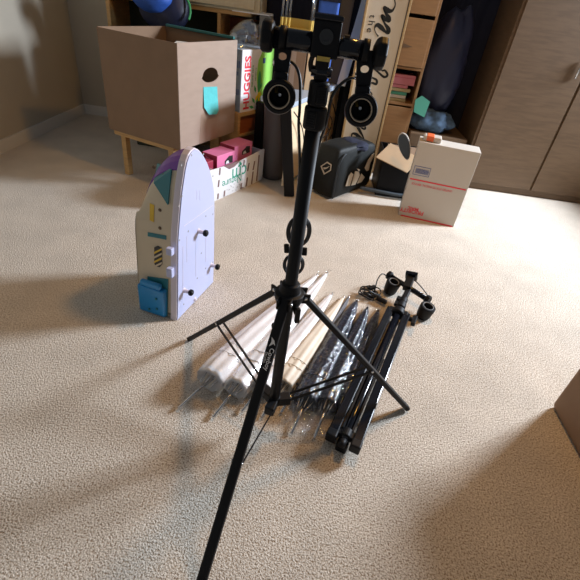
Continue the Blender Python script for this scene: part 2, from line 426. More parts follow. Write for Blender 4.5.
# tall tan carton with its white flap folded out
t = empty('tall_carton', (-.49, 3.98, 0), 'tall greyish tan carton with a white top flap beside the cabinet', 'box')
obj('carton', box(nb(), (-.535, 3.865, 0), (-.455, 4.10, 1.065)), 'cardg', t)
bm = nb(); plate(bm, [(-.73, 3.74), (-.45, 3.77), (-.43, 3.84), (-.455, 4.05), (-.535, 4.05), (-.60, 3.815)], [], .006, (0, 0, 1.0655), (1, 0, 0), (0, 1, 0), back=(0, 0, 1))
o = obj('flap', bm, 'white_card', t); o['label'] = 'white folded flap'
obj('hole', cyl(nb(), (-.49, 3.8635, .97), (-.49, 3.8655, .97), .010, 12), 'window_dark', t)

# big open cardboard box
A = V((-.836, 2.701, 0)); Bv = V((-.597, 3.284, 0)); DB = (Bv-A).normalized(); NB = V((-DB.y, DB.x, 0)); WB = (Bv-A).length; z0, z1 = .315, .927
def ob(px, py): return OP(px, py, A, DB)
t = empty('cardboard_box', (A.x, A.y, z0), 'big open brown cardboard box with an oval hand hole and a teal sticky note', 'box')
hc = ob(210.5, 75); hl = ob(203, 75); hb = ob(210.5, 82.5)
hole = [(hc[0]+(hc[0]-hl[0])*math.cos(a)*1.2*(1 if math.sin(a) < 0 else .86), hc[1]-z0+(hc[1]-hb[1])*math.sin(a)*.98) for a in [2*math.pi*i/24 for i in range(24)]]
LB = .62
obj('front_panel', plate(nb(), [(0, 0), (WB, 0), (WB, z1-z0), (0, z1-z0)], [hole], .006, (A.x, A.y, z0), DB), 'card', t)
obj('side_panel', obox(nb(), A+DB*.0+NB*.006, DB, .006, LB-.006, z0, z1-.002), 'card_d', t)  # shade of the unlit sides is put into the darker card colour
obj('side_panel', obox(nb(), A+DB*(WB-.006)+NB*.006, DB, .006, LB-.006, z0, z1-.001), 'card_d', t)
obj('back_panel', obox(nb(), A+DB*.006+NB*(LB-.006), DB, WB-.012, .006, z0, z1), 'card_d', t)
obj('bottom_panel', obox(nb(), A+DB*.006+NB*.006, DB, WB-.012, LB-.012, z0, z0+.006), 'card', t)
c0 = ob(197, 155); c1 = ob(213, 155)
bm = nb(); plate(bm, [(c0[0]+.03, 0.0), (c1[0]+.05, 0.0), (c1[0]+.06, .20), (c0[0]+.05, .19)], [], .0008, (A.x, A.y, z0), DB, back=-NB); obj('parcel_tape', bm, 'tape', t)
sn = [ob(*p) for p in ((203.2, 87), (217, 86.5), (217.5, 98), (216.5, 110), (214, 113.5), (206.5, 114), (203, 107))]
bm = nb(); plate(bm, [(a, b-z0) for a, b in sn], [], .001, V((A.x, A.y, z0))-NB*.0012, DB, back=-NB)
for v in bm.verts:                                     # the lower edge curls off the box
    f = max(0, (.62-((v.co.z-z0)))); v.co -= NB*max(0, (ob(210, 100)[1]-v.co.z))*.22
tag(obj('sticky_note', bm, 'teal_note'), 'teal sticky note with a curled lower edge stuck below the hand hole', 'note')
t = empty('packing_paper', (A+DB*.12+NB*.12)+UP*(z0+.006), 'crumpled packing paper, coloured dark for the shaded inside of the open cardboard box', 'paper')
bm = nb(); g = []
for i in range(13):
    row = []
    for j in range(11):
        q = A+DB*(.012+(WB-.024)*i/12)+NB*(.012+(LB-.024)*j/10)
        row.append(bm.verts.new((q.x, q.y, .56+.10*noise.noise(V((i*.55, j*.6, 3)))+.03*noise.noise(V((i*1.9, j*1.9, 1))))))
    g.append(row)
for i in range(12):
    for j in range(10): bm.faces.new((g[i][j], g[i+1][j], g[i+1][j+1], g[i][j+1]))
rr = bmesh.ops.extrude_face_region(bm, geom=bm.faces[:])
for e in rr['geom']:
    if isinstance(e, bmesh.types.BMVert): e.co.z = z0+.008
obj('paper_sheet', bm, 'green_dk', t)  # dark colour paints the gloom inside the box onto the paper
bm = nb(); q = A+DB*.10+NB*.03
plate(bm, [(0, 0), (.20, .02), (.21, .05), (.04, .09), (-.04, .06)], [], .004, (q.x, q.y, .885), DB, NB*.9+UP*.3, back=UP); o = obj('paper_scrap', bm, 'usps', t); o['label'] = 'pale scrap of paper at the rim'
# teal binder lying along the far rim
bm = nb(); obox(bm, A+DB*(WB-.022)+NB*.02, DB, .022, .58, .9275, .945)
tag(origin_to(obj('binder', bm, 'teal_d', bevel=.004), (Bv.x, Bv.y, .90)), 'long thin teal binder along the far rim of the cardboard box', 'binder')

# board under the box
t = empty('wooden_bench', (A+DB*.3+NB*.2), 'low wooden bench carrying the big cardboard box behind the pink boxes', 'bench')
bq = A+DB*.01+NB*.07
obj('seat_board', obox(nb(), bq, DB, WB+.0, .52, .285, .315), 'wood', t, bevel=.003)
for a, b in ((.02, .02), (WB-.08, .02), (.02, .44), (WB-.08, .44)): obj('leg', obox(nb(), bq+DB*a+NB*b, DB, .04, .04, 0, .285), 'wood', t)

# blue-black bag on the cabinet / box pile at the very top left
bm = nb(); c = V((-1.235, 3.73, 1.02)); bmesh.ops.create_icosphere(bm, subdivisions=3, radius=1)
for v in bm.verts:
    n = 1+.16*noise.noise(v.co*1.6)+.05*noise.noise(v.co*5)
    v.co = V((v.co.x*.20*n, v.co.y*.085*n, v.co.z*.155*n))+c
t = empty('duffel_bag', c-UP*.15, 'round navy and black bag with green piping behind the cardboard box', 'bag')
obj('body', bm, 'navy_s', t, smooth=True)
bm = nb(); bmesh.ops.create_icosphere(bm, subdivisions=3, radius=1)
for v in bm.verts: v.co = V((v.co.x*.15, v.co.y*.10, v.co.z*.10))*(1+.15*noise.noise(v.co*2))+c+V((-.07, -.075, .07))
o = obj('blue_pocket', bm, 'blue', t, smooth=True); o['label'] = 'bright blue pocket'
bm = nb(); tube(bm, [c+V((.205*math.cos(a), -.05+.03*math.sin(a*2), .15*math.sin(a))) for a in (-.3, 0, .4, .8, 1.2)], .008); obj('piping', bm, 'green_d', t, smooth=True)
# what the bag stands on
t = empty('plastic_drawer_tower', (-1.22, 3.7, 0), 'dark plastic drawer tower under the navy bag behind the cardboard box', 'drawer tower')
obj('body', box(nb(), (-1.5, 3.60, 0), (-1.0, 3.815, .87)), 'green_dk', t, bevel=.008)
for k in range(3): obj('drawer', box(nb(), (-1.48, 3.585, .06+.27*k), (-1.02, 3.60, .30+.27*k)), 'bin', t, bevel=.004)

# white fruit crate with slots
K0 = V((-.613, 2.671, 0)); K1 = V((-.344, 3.2, 0)); DK = (K1-K0).normalized(); NK = V((-DK.y, DK.x, 0)); WK = (K1-K0).length; HK = .235
K00 = K0-DK*.22; WK2 = WK+.22
t = empty('slotted_crate', K0, 'low white cardboard produce crate with green writing and upright slots', 'crate')
def kp(px, py):
    a, b = OP(px, py, K00, DK); return (a, b)
slots = []
for (xt, yt, xb, yb) in ((249.0, 163, 247.5, 171), (254.6, 161, 253.0, 170), (220, 168, 219.5, 175), (219, 180, 218.2, 187),
                          (241.5, 183, 240.6, 189), (247.3, 177.5, 246, 186.5), (253.0, 171.5, 251.5, 184), (224.6, 190.5, 224, 196.5), (218.2, 193.5, 217.7, 199), (259, 155, 256.5, 181), (244.2, 160, 243.6, 166)):
    a = kp(xt, yt); b = kp(xb, yb); hw2 = .0075; slots.append([(b[0]-hw2, b[1]), (b[0]+hw2, b[1]), (a[0]+hw2, a[1]), (a[0]-hw2, a[1])])
notch = [kp(224, 166.5), kp(229.5, 169.5), kp(234.5, 167), kp(241, 160.5)]
out = [(0, .0), (WK2*.66, 0), (WK2*.67, .012), (WK2*.70, .012), (WK2*.71, 0), (WK2-.015, .004), (WK2, .02), (WK2, HK+.008), (WK2-.008, HK+.014)]+[(a, b) for a, b in notch[::-1]]+[(0, HK+.005)]
slots2, slots = slots, []
obj('front_panel', plate(nb(), out, slots, .005, K00, DK), 'white_card', t)
obj('shade_sheet', obox(nb(), K00+NK*.006, DK, WK2-.006, .004, .004, HK-.012), 'slot_shade', t)  # dark sheet behind the front, standing in for shade inside the crate
obj('end_panel', obox(nb(), K00+DK*(WK2-.005)+NK*.010, DK, .005, .185, 0, HK), 'white_card', t)
obj('end_panel', obox(nb(), K00+NK*.010, DK, .005, .185, 0, HK), 'white_card', t)
obj('back_panel', obox(nb(), K00+NK*.195, DK, WK2, .005, 0, HK), 'white_card', t)
obj('bottom_panel', obox(nb(), K00+DK*.006+NK*.011, DK, WK2-.012, .183, 0, .004), 'card', t)
fo = K00-NK*.0008
for sl in slots2: obj('shade_patch', plate(nb(), sl, [], .0007, fo, DK, back=-NK), 'slot_shade', t)  # flat dark patches paint the shade of the slot openings
def onk(s, z): q = fo+DK*s; return (q.x, q.y, z)
a = kp(246, 168)
obj('lettering', text_bm('cm', .15, onk(a[0]+.01, a[1]+.030), -DK, (0, 0, -1), bold=.0), 'green_ink', t)
a = kp(237.5, 180)
obj('lettering', text_bm('Nature', .078, onk(a[0]+.05, a[1]+.035), -DK, (-.0, 0, -1)), 'green_ink', t)
bm = nb(); a = kp(239, 166)
for (u, v) in ((0, 0), (.018, .006), (.009, .018)): plate(bm, [(a[0]+u-.012, a[1]+v-.004), (a[0]+u+.010, a[1]+v-.006), (a[0]+u+.013, a[1]+v+.010), (a[0]+u-.004, a[1]+v+.012)], [], .0006, fo, DK, back=-NK)
obj('leaf_mark', bm, 'green_ink', t)
bm = nb(); random.seed(3)
for i in range(22):
    a = kp(random.uniform(226, 243), 0); s = kp(232+random.uniform(-6, 8), 184+random.uniform(-4, 8)); 
    obj('small_print', plate(nb(), [(s[0], s[1]), (s[0]+.012, s[1]+.001), (s[0]+.010, s[1]+.004), (s[0], s[1]+.004)], [], .0005, fo, DK, back=-NK), 'grey_ink', t)
# pink boxes inside
def pink(sa, width, ztop, label, off):
    p = K00+DK*sa+NK*off
    t = empty('pink_toy_box', (p.x, p.y, .005), label, 'box', )
    bt = obj('carton', obox(nb(), p, DK, width, .13, .005, ztop), 'pink', t, bevel=.002)
    q = p-DK*.001
    o = obj('side_face', plate(nb(), [(0, 0), (.13, 0), (.13, ztop-.006), (0, ztop-.006)], [], .0008, (q.x, q.y, .005), NK, back=-DK), 'pink_d', t); o['label'] = 'crimson end face'
    q = p-NK*.001
    obj('window', plate(nb(), [(width*.42, ztop-.075), (width*.86, ztop-.075), (width*.86, ztop-.028), (width*.66, ztop-.022), (width*.42, ztop-.05)], [], .0008, (q.x, q.y, 0), DK, back=-NK), 'window_dark', t)
    obj('print', plate(nb(), [(width*.46, ztop-.072), (width*.66, ztop-.072), (width*.60, ztop-.05), (width*.50, ztop-.054)], [], .0006, V((q.x, q.y, 0))-NK*.001, DK, back=-NK), 'white_card', t)
    q = p-DK*.0025
    obj('print', plate(nb(), [(.05, ztop-.05), (.09, ztop-.04), (.10, ztop-.02), (.06, ztop-.03)], [], .0006, (q.x, q.y, 0), NK, back=-DK), 'pink', t)
pink(.30, .195, .290, 'bright pink toy box nearer the camera in the white slotted crate', .035)
pink(.52, .215, .303, 'bright pink toy box further back in the white slotted crate', .06)
p = K00+DK*.10+NK*.05
tag(origin_to(obj('crimson_carton', obox(nb(), p, DK, .18, .13, .005, .265), 'pink_d', bevel=.003), (p.x, p.y, .005)), 'dark crimson carton at the near end of the white slotted crate', 'box')

# ------------------------------------------------------------------ toy playset
T0 = V((-.482, 1.40, 0)); DT = V((.085, .325, 0)).normalized(); NT = V((-DT.y, DT.x, 0)); FT = -NT
t = empty('toy_playset', T0, 'lavender and cream toy spaceship playset with a purple roof standing on the carpet', 'toy')
prof = [(0, 0), (.346, 0), (.352, .12), (.352, .26), (.350, .42), (.346, .486), (.336, .53), (.322, .565), (.302, .607), (.282, .639), (.262, .664), (.240, .688), (.214, .708), (.186, .722), (.160, .718), (.137, .706), (.120, .686), (.106, .659), (.092, .62), (.080, .586), (.066, .53), (.056, .485), (.044, .43), (.036, .385), (.026, .25), (.022, .20), (.006, .02)]
def inset(pr, d):
    cx = sum(p[0] for p in pr)/len(pr); r = []
    n = len(pr)
    for i in range(n):
        a, b, c = V(pr[i-1]), V(pr[i]), V(pr[(i+1) % n]); e1 = (b-a).normalized(); e2 = (c-b).normalized()
        nn = (V((-e1.y, e1.x))+V((-e2.y, e2.x))).normalized(); r.append(tuple(b+nn*d))
    return r
obj('rim', plate(nb(), prof, [], .030, T0, DT, back=NT), 'lav_rim', t, bevel=.004)
ip = inset(prof, .005)
pan = obj('side_panel', plate(nb(), ip, [], .004, T0, DT, back=FT), 'lav', t, bevel=.0015)
def tp(px, py): return OP(px, py, T0, DT)
def tl(s, z, off=0): q = T0+DT*s+FT*off; return V((q.x, q.y, z))
for px, py in ((190.5, 155), (202.5, 154), (180.5, 165), (210, 169), (212, 176), (180.5, 186), (181, 196), (178, 206), (178.5, 240), (205, 216), (200.5, 253), (196.5, 278), (212, 214), (212, 262), (183, 304), (205, 268), (187.5, 231)):
    s, z = tp(px, py); obj('screw', lathe(nb(), tl(s, z, .004), FT, [(0, .0045), (.0006, .0042)], 10), 'grey_ink', pan)
for a, b in (((183, 226), (212, 205)), ((186, 236), (186, 262)), ((195, 240), (195, 276)), ((205, 232), (205, 262)), ((196, 190), (196, 200)), ((199, 190), (199, 200)), ((182, 246), (182, 300))):
    (s0, za), (s1, zb) = tp(*a), tp(*b); obj('seam_line', beam(nb(), tl(s0, za, .0042), tl(s1, zb, .0042), .0018, .0012, side=DT), 'lav_rim', pan)
for px, py in ((199, 229), (211.5, 263), (184.5, 288)):
    s, z = tp(px, py); bm = nb(); lathe(bm, tl(s-.012, z-.004, .004), FT, [(0, .013), (.006, .009), (.030, .008)], 14)
    pg = obj('peg', bm, 'lav_rim', pan, smooth=False); bm = nb(); lathe(bm, tl(s-.012, z-.004, .030), FT, [(0, .010), (.004, .0145), (.014, .0145), (.018, .010)], 16)
    o = obj('peg_cap', bm, 'blackp', pg, smooth=True); o['label'] = 'black rubber cap'
s, z = tp(194, 299); obj('peg', lathe(nb(), tl(s, z, .004), FT, [(0, .012), (.008, .006)], 12), 'lav_rim', pan)
# body extruded to the left behind the rim
body = inset(prof, .010); WD = .20
def squeeze(z, off):                                   # the shell rounds over towards its far side above .45 m
    return z if z < .45 else .45+(z-.45)*math.sqrt(max(0, 1-min(1, off/.19)**2))
def rib(i0, i1, off0, off1, name, m, outset=0.0, smooth=False):
    pr = inset(prof, .010-outset); bm = nb(); idx = [i % len(pr) for i in range(i0, i1+1)]
    steps = [off0+(off1-off0)*math.sin(j/12*math.pi/2) for j in range(13)]
    for a, b in zip(idx, idx[1:]):
        for oa, ob_ in zip(steps, steps[1:]):
            q = [T0+NT*o+DT*pr[k][0]+UP*squeeze(pr[k][1], o) for o, k in ((oa, a), (oa, b), (ob_, b), (ob_, a))]
            bm.faces.new([bm.verts.new(x) for x in q])
    bmesh.ops.remove_doubles(bm, verts=bm.verts, dist=1e-5)
    r = bmesh.ops.extrude_face_region(bm, geom=bm.faces[:]); cen = T0+DT*.18+UP*.36
    for e in r['geom']:
        if isinstance(e, bmesh.types.BMVert):
            d = (cen-e.co); d -= NT*d.dot(NT); e.co += d.normalized()*.006
    return obj(name, bm, m, t, smooth=smooth)
rib(16, 26, .030, WD, 'front_shell', 'cream_pl')
rib(8, 17, .030, WD, 'roof', 'purple', outset=.004)
rib(1, 8, .030, WD, 'back_shell', 'lav_rim')
obj('end_panel', plate(nb(), [(a, min(z, .452-.0001*i)) for i, (a, z) in enumerate(inset(prof, .010))], [], .006, T0+NT*(WD-.006), DT, back=NT), 'cream_pl', t)
obj('bottom_panel', obox(nb(), T0+DT*.014+NT*.032, DT, .320, WD-.042, .001, .012), 'cream_pl', t)
# details of the near (cream) face; it is the surface at s = front profile
def fs(z):                                             # distance of the front edge along DT at height z
    pts = sorted([(p[1], p[0]) for p in prof[14:]]+[(0, 0)])
    for (za, sa), (zb, sb) in zip(pts, pts[1:]):
        if za <= z <= zb: return sa+(sb-sa)*(z-za)/max(zb-za, 1e-6)
    return pts[-1][1]
def fp(px, py, zg):                                     # a point of the near face seen at px, py
    z = zg; P = None
    for _ in range(12):
        O = T0+DT*(fs(max(0, min(.72, z)))+.010); a, zz = OP(px, py, O, NT); zz = .45+(zz-.45)/max(.2, math.sqrt(max(0, 1-min(1, max(0, a)/.19)**2))) if zz > .45 else zz; z = zz*.6+z*.4; P = (a, z)
    return P
def facepoly(pts, name, m, parent, lift=.001, th=.0015):
    bm = nb(); vs = []
    for h in (0, th):
        vs.append([bm.verts.new(T0+NT*a+DT*(fs(z)+.010-lift-h)+UP*squeeze(z, a)) for a, z in pts])
    bm.faces.new(vs[0]); bm.faces.new(vs[1][::-1]); n = len(pts)
    for i in range(n): bm.faces.new((vs[0][i], vs[0][(i+1) % n], vs[1][(i+1) % n], vs[1][i]))
    return obj(name, bm, m, parent)
q = [fp(*p, .6) for p in ((158.5, 163), (172.5, 169), (169, 204), (155, 182))]
facepoly(q, 'side_window', 'teal_pl', t, lift=.001, th=.009)
q = [fp(*p, .3) for p in ((148, 232), (166.5, 235.5), (166.5, 239.5), (148, 236))]
facepoly(q, 'trim_stripe', 'teal_pl', t)
q = [fp(*p, .25) for p in ((154.5, 247), (158, 245.5), (162, 248), (162.5, 264), (160, 267), (155.5, 266), (154.5, 262))]
hz = facepoly(q, 'warning_sticker', 'window_dark', t)
for k in range(4):
    y = 249+4.6*k; q = [fp(*p, .25) for p in ((154.6, y+2.6), (162.2, y-1.2), (162.2, y+.8), (154.6, y+4.6))]
    facepoly(q, 'sticker_stripe', 'cream_pl' if k % 2 else 'yel_pl', hz, lift=.0027, th=.0006)
q = [fp(*p, .45) for p in ((150, 203), (154.5, 205), (154, 222), (150, 220))]
facepoly(q, 'yellow_sticker', 'yel_pl', t)
for px, py in ((160, 210), (160, 228), (164, 175), (154, 167)):
    a, z = fp(px, py, .4); obj('bolt_head', lathe(nb(), T0+NT*a+DT*(fs(z)+.009)+UP*squeeze(z, a), -DT, [(0, .0075), (.002, .006)], 12), 'wood_dk', t)
q0 = [fp(*p, .1) for p in ((148, 276), (168.5, 279), (168, 321.5), (148, 323))]
facepoly([(a, max(.002, z)) for a, z in q0], 'door_recess', 'teal_pl', t, lift=.001, th=.003)
bm = nb(); aL = q0[1][0]; 
for a0, a1, za, zb, th in ((aL+.004, aL+.135, .004, .145, .030), (aL+.020, aL+.120, .145, .172, .022)):
    vs = []
    p = T0+NT*a0+DT*(fs(.1)-.022); obox(bm, p, NT, a1-a0, -th-.003, za, zb)
dr = obj('door', bm, 'blue_pl', t, bevel=.008)
for px, z in ((.04, .10), (.04, .045), (.08, .03)):
    obj('door_bolt', lathe(nb(), T0+NT*(aL+px)+DT*(fs(.1)-.023)+UP*z, -DT, [(0, .006), (.004, .005)], 10), 'teal_pl', dr)
for py0, py1 in ((247, 254), (267, 276)):
    s, za = tp(176, py0); s, zb = tp(176, py1)
    bm = nb(); obox(bm, T0+DT*(fs(za)-.012)+NT*.004, NT, .026, .022, zb, za); obj('hinge', bm, 'lav', t, bevel=.003)

# ------------------------------------------------------------------ desk and what stands on it
d0 = V((-.155, 2.942, 0)); d1 = V((.19, 4.0, 0)); DD = (d1-d0).normalized(); ND = V((-DD.y, DD.x, 0)); LD = (V((.235, 4.14, 0))-d0).length
t = empty('desk', d0, 'narrow desk with a pale blue-grey edge and black slanted legs', 'desk')
obj('desk_top', obox(nb(), d0, DD, LD, .235, .618, .65), 'pale_blue', t, bevel=.003)
def slant(o_top, o_bot, nm='leg', w=.05):
    bm = nb(); beam(bm, o_top, o_bot, w, .03, side=(1, 0, 0)); return obj(nm, bm, 'blackp', t, bevel=.003)
slant((-.205, 2.985, .618), (-.105, 2.955, .004), w=.075); slant((-.335, 3.44, .618), (-.335, 3.44, .004))
slant((.19, 4.11, .618), (.195, 4.11, .004)); slant((.03, 4.17, .618), (.02, 4.17, .004))
bm = nb(); obox(bm, d0+DD*.06+ND*.03, DD, LD-.14, .012, .05, .600); o = obj('side_board', bm, 'birch', t); o['label'] = 'cream board under the desk'
for a in (.52, .95): obj('upright_strip', obox(nb(), d0+DD*a+ND*.018, DD, .03, .012, .05, .600), 'wood_o', t)
# loose black cables hanging along the board
def dk(px, py, off=.012):
    a, z = OP(px, py, d0-ND*off, DD); q = d0-ND*off+DD*a; return V((q.x, q.y, max(z, .008)))
tag(obj('power_cord', tube(nb(), [dk(294, 112), dk(299, 120), dk(303, 132), dk(304, 148), dk(303, 165), dk(300, 185)], .004), 'cable', smooth=True), 'black cord hanging against the cream board left of the upright stand', 'cable', 'loose cords under the desk')
tag(obj('power_cord', tube(nb(), [dk(321, 139), dk(328, 133), dk(332, 122), dk(329, 115), dk(322, 113)], .0045), 'cable', smooth=True), 'black cord bowing out right beside the upright stand', 'cable', 'loose cords under the desk')
tag(obj('power_cord', tube(nb(), [dk(320, 134), dk(325, 126), dk(329, 131), dk(326, 142), dk(327, 150)], .0045), 'cable', smooth=True), 'black cord with a tight inner loop beside the upright stand', 'cable', 'loose cords under the desk')
tag(obj('power_cord', tube(nb(), [dk(333, 104), dk(336, 118), dk(334, 130), dk(330, 140), dk(334, 148)], .0045), 'cable', smooth=True), 'black cord curling down above the black bag', 'cable', 'loose cords under the desk')

# waste bin under the desk
bm = nb(); cb = V((-.275, 3.30, 0))
lathe(bm, cb, UP, [(0, .075), (.004, .082), (.05, .086), (.53, .105), (.545, .110), (.55, .104), (.54, .098), (.02, .078), (.016, 0.001)], 40, cap=False)
tag(origin_to(obj('waste_bin', bm, 'bin', smooth=True), cb), 'tall charcoal waste bin standing under the desk', 'bin')
bm = nb(); obox(bm, (-.405, 3.42), DL, .07, .07, 0, .52)
tag(origin_to(obj('speaker_box', bm, 'blackp', bevel=.006), (-.41, 3.45, 0)), 'narrow black box standing between the wooden shelf and the waste bin', 'box')

# boxes and things on the desk
t = empty('storage_carton', (-.22, 3.46, .65), 'plain brown carton standing on the desk behind the light stand', 'box')
obj('carton', obox(nb(), (-.315, 3.40), (.95, .1), .193, .13, .65, 1.015), 'card_d', t, bevel=.002)
obj('parcel_tape', obox(nb(), (-.228, 3.4078), (.95, .1), .035, .001, .66, 1.01), 'tape', t)
bm = nb(); obox(bm, (-.112, 3.44), (.95, .12), .099, .07, .65, .99)
t = empty('cream_box_file', (-.06, 3.47, .65), 'cream box file standing on the desk right of the brown carton', 'box file')
obj('body', bm, 'birch', t, bevel=.002)
obj('spine_edge', obox(nb(), (-.0135, 3.4525), (.95, .12), .005, .07, .65, .99), 'wood', t)
# rack of clear tubes
t = empty('tube_rack', (-.22, 3.47, 1.016), 'yellow brass rack holding upright clear tubes on the brown carton', 'rack')
obj('base', box(nb(), (-.34, 3.42, 1.016), (-.10, 3.51, 1.034)), 'brass', t, bevel=.003)
bm = nb(); box(bm, (-.32, 3.495, 1.034), (-.11, 3.505, 1.088)); obj('rail', bm, 'brass', t)
for x, y in ((-.322, 3.44), (-.296, 3.45), (-.274, 3.48), (-.117, 3.44), (-.108, 3.48)):
    obj('collar', lathe(nb(), (x, y, 1.034), UP, [(0, .010), (.055, .010)], 14), 'brass', t, smooth=False)
    obj('clear_tube', lathe(nb(), (x, y, 1.036), UP, [(0, .0085), (.42, .0085)], 14), 'acrylic', t, smooth=True)
# blue fabric bin
t = empty('blue_fabric_bin', (.0, 3.72, .65), 'bright blue fabric bin standing on the desk behind the light stand head', 'bin')
x0, x1, y0, y1 = -.085, .062, 3.62, 3.80
bm = nb(); box(bm, (x0, y0, .651), (x1, y1, 1.30)); obj('body', bm, 'blue', t, bevel=.015)
bm = nb(); box(bm, (x0-.004, y0-.004, 1.21), (x1+.004, y1+.004, 1.235)); obj('band', bm, 'navy', t)
obj('grip', tube(nb(), [(x0+.05, y0-.002, 1.12), (x0+.06, y0-.02, 1.07), (x1-.06, y0-.02, 1.07), (x1-.05, y0-.002, 1.12)], .006), 'navy', t, smooth=True)
# leaning panels right of it
p, q = D(333, 96, 3.92), D(341, 0, 3.92)
bm = nb(); beam(bm, V((.105, 3.90, .652)), V((.135, 4.05, 1.45)), .10, .02, side=(1, 0, 0)); tag(origin_to(obj('grey_panel', bm, 'grey_panel', bevel=.003), (.125, 3.94, .652)), 'dark grey flat panel leaning on the wall behind the desk', 'panel')
b0 = D(341, 84, 3.85); b1 = D(366, 0, 3.93)
bm = nb(); beam(bm, V((b0.x, 3.85, .652)), V((b1.x+.02, 3.97, b1.z+.1)), .072, .018, side=(1, 0, 0)); tag(origin_to(obj('pale_slat', bm, 'pale_slat', bevel=.003), (b0.x, 3.85, .652)), 'pale grey-green slat leaning beside the name sign', 'slat')
t = empty('dark_easel', (.24, 3.95, 0), 'black folded easel leaning between the pale slat and the name sign', 'easel')
obj('leg', beam(nb(), (.215, 3.80, .004), (.250, 4.16, 1.42), .035, .03, side=(1, 0, 0)), 'blackp', t, bevel=.003)
obj('leg', beam(nb(), (.265, 3.80, .004), (.300, 4.16, 1.42), .035, .03, side=(1, 0, 0)), 'blackp', t, bevel=.003)
obj('crossbar', beam(nb(), (.20, 3.99, .70), (.30, 3.99, .70), .02, .03, side=(0, 0, 1)), 'blackp', t)

# navy curtain on the back wall
bm = nb(); n = 90; g = []
for i in range(n+1):
    x = -.62+2.0*i/n; y = 4.262+.012*math.sin(i*.9)+.006*math.sin(i*2.3)
    g.append([bm.verts.new((x, y, z)) for z in (.06, .7, 1.4, 2.1)])
for a, b in zip(g, g[1:]):
    for k in range(3): bm.faces.new((a[k], b[k], b[k+1], a[k+1]))
tag(origin_to(obj('curtain', bm, 'navy', smooth=True), (.3, 4.262, .06)), 'dark navy curtain hanging on the back wall', 'curtain')
tag(origin_to(obj('curtain_rod', cyl(nb(), (-.7, 4.262, 2.115), (1.5, 4.262, 2.115), .012), 'steel', smooth=True), (.4, 4.262, 2.115)), 'thin metal curtain rod above the navy curtain', 'rod')

# name sign
YS = 3.65; XS0, XS1, HS = .244, .562, 1.55
t = empty('name_sign', (.40, YS, 0), 'tall cream sign in an oak frame with black script lettering', 'sign')
fwid = .016
bm = nb(); box(bm, (XS0+fwid, YS+.006, fwid), (XS1-fwid, YS+.016, HS-fwid)); brd = obj('board', bm, 'sign', t)
bm = nb(); box(bm, (XS0, YS-.008, 0), (XS0+fwid, YS+.02, HS)); box(bm, (XS1-fwid, YS-.008, 0), (XS1, YS+.02, HS))
box(bm, (XS0+fwid, YS-.008, 0), (XS1-fwid, YS+.02, fwid)); box(bm, (XS0+fwid, YS-.008, HS-fwid), (XS1-fwid, YS+.02, HS)); obj('frame', bm, 'frame', t, bevel=.002)
bm = nb(); box(bm, (XS1-fwid-.006, YS-.001, fwid), (XS1-fwid, YS+.006, HS-fwid)); obj('inner_edge', bm, 'grey_panel', t)
def sg(px, py): q = D(px, py, YS+.005); return (q.x, q.z)
def stroke(pts, wd):
    bm = nb(); ribbon(bm, [sg(*p) for p in pts], [x*1.4 for x in wd], (0, YS+.0055, 0), (1, 0, 0), UP, (0, -1, 0)); return obj('script_stroke', bm, 'ink', brd)
c6 = lambda L: [(360+x/8.286, y/8.286) for x, y in L]
c2 = lambda L: [(290+x/7.25, 70+y/7.25) for x, y in L]
stroke([(390, -14), (397, -8)]+c6([(288, -10), (292, 40), (275, 80), (255, 92), (225, 85), (203, 62), (196, 76), (212, 108), (236, 145), (240, 168), (225, 172), (198, 150), (182, 132), (182, 150), (205, 195), (234, 240), (232, 265), (210, 262), (178, 230), (150, 208), (130, 214), (121, 238), (130, 270), (152, 302)]),
       [.006, .006, .006, .006, .010, .016, .026, .014, .006, .010, .022, .022, .010, .022, .016, .007, .010, .022, .024, .012, .022, .020, .012, .005, .004, .006, .010])
stroke(c6([(140, 560), (165, 560), (185, 585)])+[(385, 70.5), (387.5, 75), (384, 77), (378, 72), (373, 68)], [.004, .006, .008, .01, .012, .012, .010, .006])
stroke([(373.5, 66), (371, 76), (376.5, 80), (376, 84), (371, 83), (369, 90), (372, 94), (369.5, 97)], [.004, .008, .012, .014, .008, .006, .006, .008])
stroke([(366, 92), (370, 99), (372.5, 108), (369, 116)], [.005, .012, .014, .008])
stroke(c2([(455, 520), (446, 490), (452, 462), (480, 466), (512, 498), (530, 505), (530, 485), (508, 445), (490, 410), (500, 402), (528, 425), (545, 425), (542, 405), (530, 395)]), [.004, .006, .010, .018, .022, .016, .008, .016, .016, .008, .010, .012, .008, .008])
stroke([(346, 190), (350, 176), (356, 168), (360, 160), (357, 154)], [.006, .012, .018, .014, .006])
q = D(371.6, 14.5, YS+.005)
obj('small_lettering', text_bm('the', .068, (q.x-.012, YS+.0045, q.z), (0, 0, -1), (1, 0, 0), spacing=1.35, squash=1.0), 'ink', brd)

